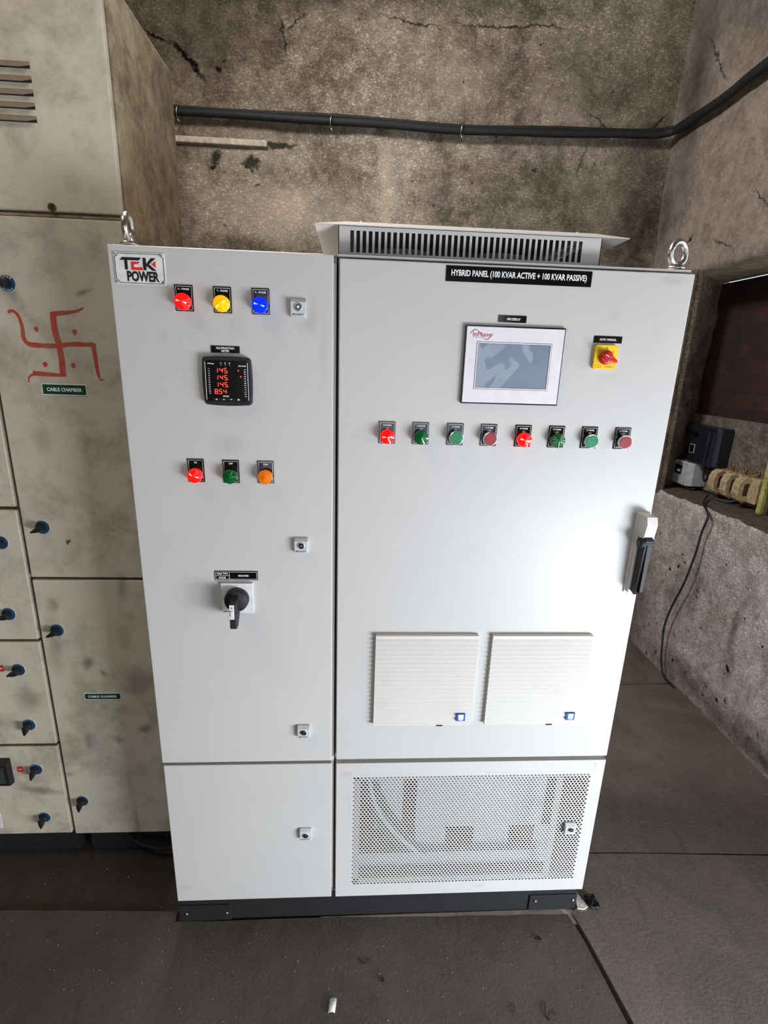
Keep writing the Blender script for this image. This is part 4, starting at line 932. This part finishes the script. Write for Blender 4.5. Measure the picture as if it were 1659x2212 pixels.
for i, yc in enumerate((1.405, 1.315, 1.228)):
    zc = 1.028; X = 2.414
    fcn = empty('fuse_carrier', (2.38, yc, zc-.06), fnames[i], 'fuse carrier', 'porcelain fuse carriers on the board')
    b = MB(); b.box(X-.036, X, yc-.034-(.040 if i == 2 else 0), yc+.034, zc-.058, zc+.064, 'ceramic'); b.build('base', fcn, bevel=.006)
    prof = [(X-.034, zc-.056), (X-.062, zc-.058), (X-.084, zc-.046), (X-.094, zc-.020), (X-.094, zc+.025), (X-.084, zc+.052), (X-.062, zc+.066), (X-.034, zc+.064),
            (X-.034, zc+.034), (X-.060, zc+.032), (X-.064, zc+.024), (X-.064, zc-.018), (X-.060, zc-.026), (X-.034, zc-.028)]
    b = MB(); b.prism(prof, 'y', yc-.026, yc+.020, 'ceramic')
    b.build('carrier', fcn, bevel=.005, seg=3)
    b = MB(); b.box(X-.063, X-.036, yc-.016, yc+.016, zc-.026, zc+.030, 'ceramic_dark'); b.build('grip_recess', fcn)
    b = MB(); b.tube(cat3([(X-.04, yc, zc+.060), (X-.03, yc-.012, zc+.070), (X-.012, yc-.026, zc+.070+.006*i), (X-.008, yc-.030, zc+.085), (X-.008, yc-.020, zc+.098), (X-.008, yc-.008, zc+.088), (X-.006, yc-.016, zc+.076)], 6), .0030, 'wire_brass', 6); b.build('wire_loop', fcn)
b = MB(); b.tube(cat3([(2.33, 1.36, .950), (2.345, 1.32, .952), (2.35, 1.28, .955), (2.37, 1.25, .97)], 6), .004, 'wire_blue', 6); b.build('loose_wire', label='short blue wire end lying on the sill under the fuse carriers', cat='wire')
b = MB(); b.prism([(2.372, .938), (2.398, .938), (2.400, 1.30), (2.376, 1.30)], 'y', 1.108, 1.132, 'stick'); b.prism([(2.390, .938), (2.412, .938), (2.412, 1.30), (2.394, 1.30)], 'y', 1.090, 1.110, 'wood'); b.build('wooden_batten', bevel=.003, label='yellow-painted wooden stick standing on the sill at the right edge', cat='stick')
b = MB(); b.prism([(.99, .945), (1.072, .945), (1.085, 1.16), (1.00, 1.18)], 'x', 2.424-.030, 2.424-.012, 'redcloth'); b.build('red_sheet', bevel=.002, label='dark red flat piece behind the yellow stick, cut off by the right edge', cat='sheet')

# ------------------------------------------------------------------ debris
b = MB(); n = 8; vs = []
for j in range(2):
    for k in range(n+1):
        a = pi*k/n; vs.append((.440+.009*cos(a)*1.0+j*.004, -.218+j*.030, .001+.006*sin(a)))
b.add(vs, [(k, k+1, n+2+k, n+1+k) for k in range(n)], 'scrap', True); o = b.build('plastic_scrap', label='small curled translucent plastic scrap on the front mat', cat='scrap')
sm = o.modifiers.new('thickness', 'SOLIDIFY'); sm.thickness = .001
def thread(pts, lab, r=.0011):
    b = MB(); b.tube(cat3([(x, y, z) for x, y, z in pts], 6), r, 'thread', 6); b.build('thread', label=lab, cat='thread', group='black threads on the floor')
thread([(.990, -.215, .002), (.980, -.232, .003), (.984, -.252, .002), (1.0, -.245, .003), (1.008, -.236, .002)], 'curled black thread near the lower right of the front mat')
thread([(.905, -.215, .002), (.903, -.225, .003), (.898, -.236, .002)], 'short black thread left of the curled one')
thread([(.510, -.095, .002), (.520, -.108, .003), (.536, -.106, .002), (.541, -.098, .002)], 'small arched black thread in the middle of the front mat')
thread([(.566, -.150, .003), (.572, -.146, .004), (.575, -.155, .003)], 'tiny black crumb above the plastic scrap', .0025)
thread([(1.012, -.060, .002), (1.02, -.066, .004), (1.03, -.068, .003), (1.022, -.055, .003)], 'knotted black thread on the mat below the right plinth plate', .0016)
b = MB(); pts = []
for k in range(34):
    a = k*1.9; pts.append((1.222+.014*cos(a)*(1-.3*sin(k*.7)), .030+.020*sin(a*.8), .004+.010*abs(sin(a*.6))))
b.tube(cat3(pts, 3), .0028, 'thread', 6); b.build('cloth_tangle', label='dark frayed tangle on the floor beside the right end of the plinth', cat='tangle')
b = MB(); b.prism([(1.170, .015), (1.182, .075), (1.205, .020), (1.190, .012)], 'z', .001, .006, 'dust_floor'); b.build('flat_scrap', label='small dusty triangular piece against the right end of the plinth', cat='scrap')
b = MB(); rnd = random.Random(3)
for k in range(170):
    u = rnd.random()
    if u < .45: x, y = rnd.uniform(-.3, 1.1), rnd.uniform(-.28, .0)
    elif u < .9: x, y = rnd.uniform(1.3, 2.13), rnd.uniform(.0, 1.9)
    else: x, y = rnd.uniform(-.5, 0), rnd.uniform(-.1, .2)
    if u >= .45 and u < .9: y = rnd.choice((rnd.gauss(.42, .10), rnd.gauss(1.2, .06), rnd.uniform(.2, 1.6)))
    a = rnd.uniform(0, pi); L = rnd.uniform(.0005, .0014)*(2.6 if rnd.random() < .08 else 1); wv = rnd.uniform(.0003, .0007)
    c, s_ = cos(a), sin(a); z = .0025 if x > 1.17 else .0008
    q = [(x+c*L-s_*wv, y+s_*L+c*wv), (x-c*L-s_*wv, y-s_*L+c*wv), (x-c*L+s_*wv, y-s_*L-c*wv), (x+c*L+s_*wv, y+s_*L-c*wv)]
    b.prism(q, 'z', z, z+.0008, 'fleck')
b.build('floor_flecks', kind='stuff', label='scattered pale specks of debris over the dark floor mats', cat='debris')
b = MB(); b.tube(cat3([(-.26, .262, .085), (-.20, .235, .050), (-.13, .225, .036), (-.06, .235, .040), (-.02, .26, .05)], 8), .006, 'cable', 8); b.build('floor_cable', label='black cable sagging under the old beige cabinet', cat='cable')
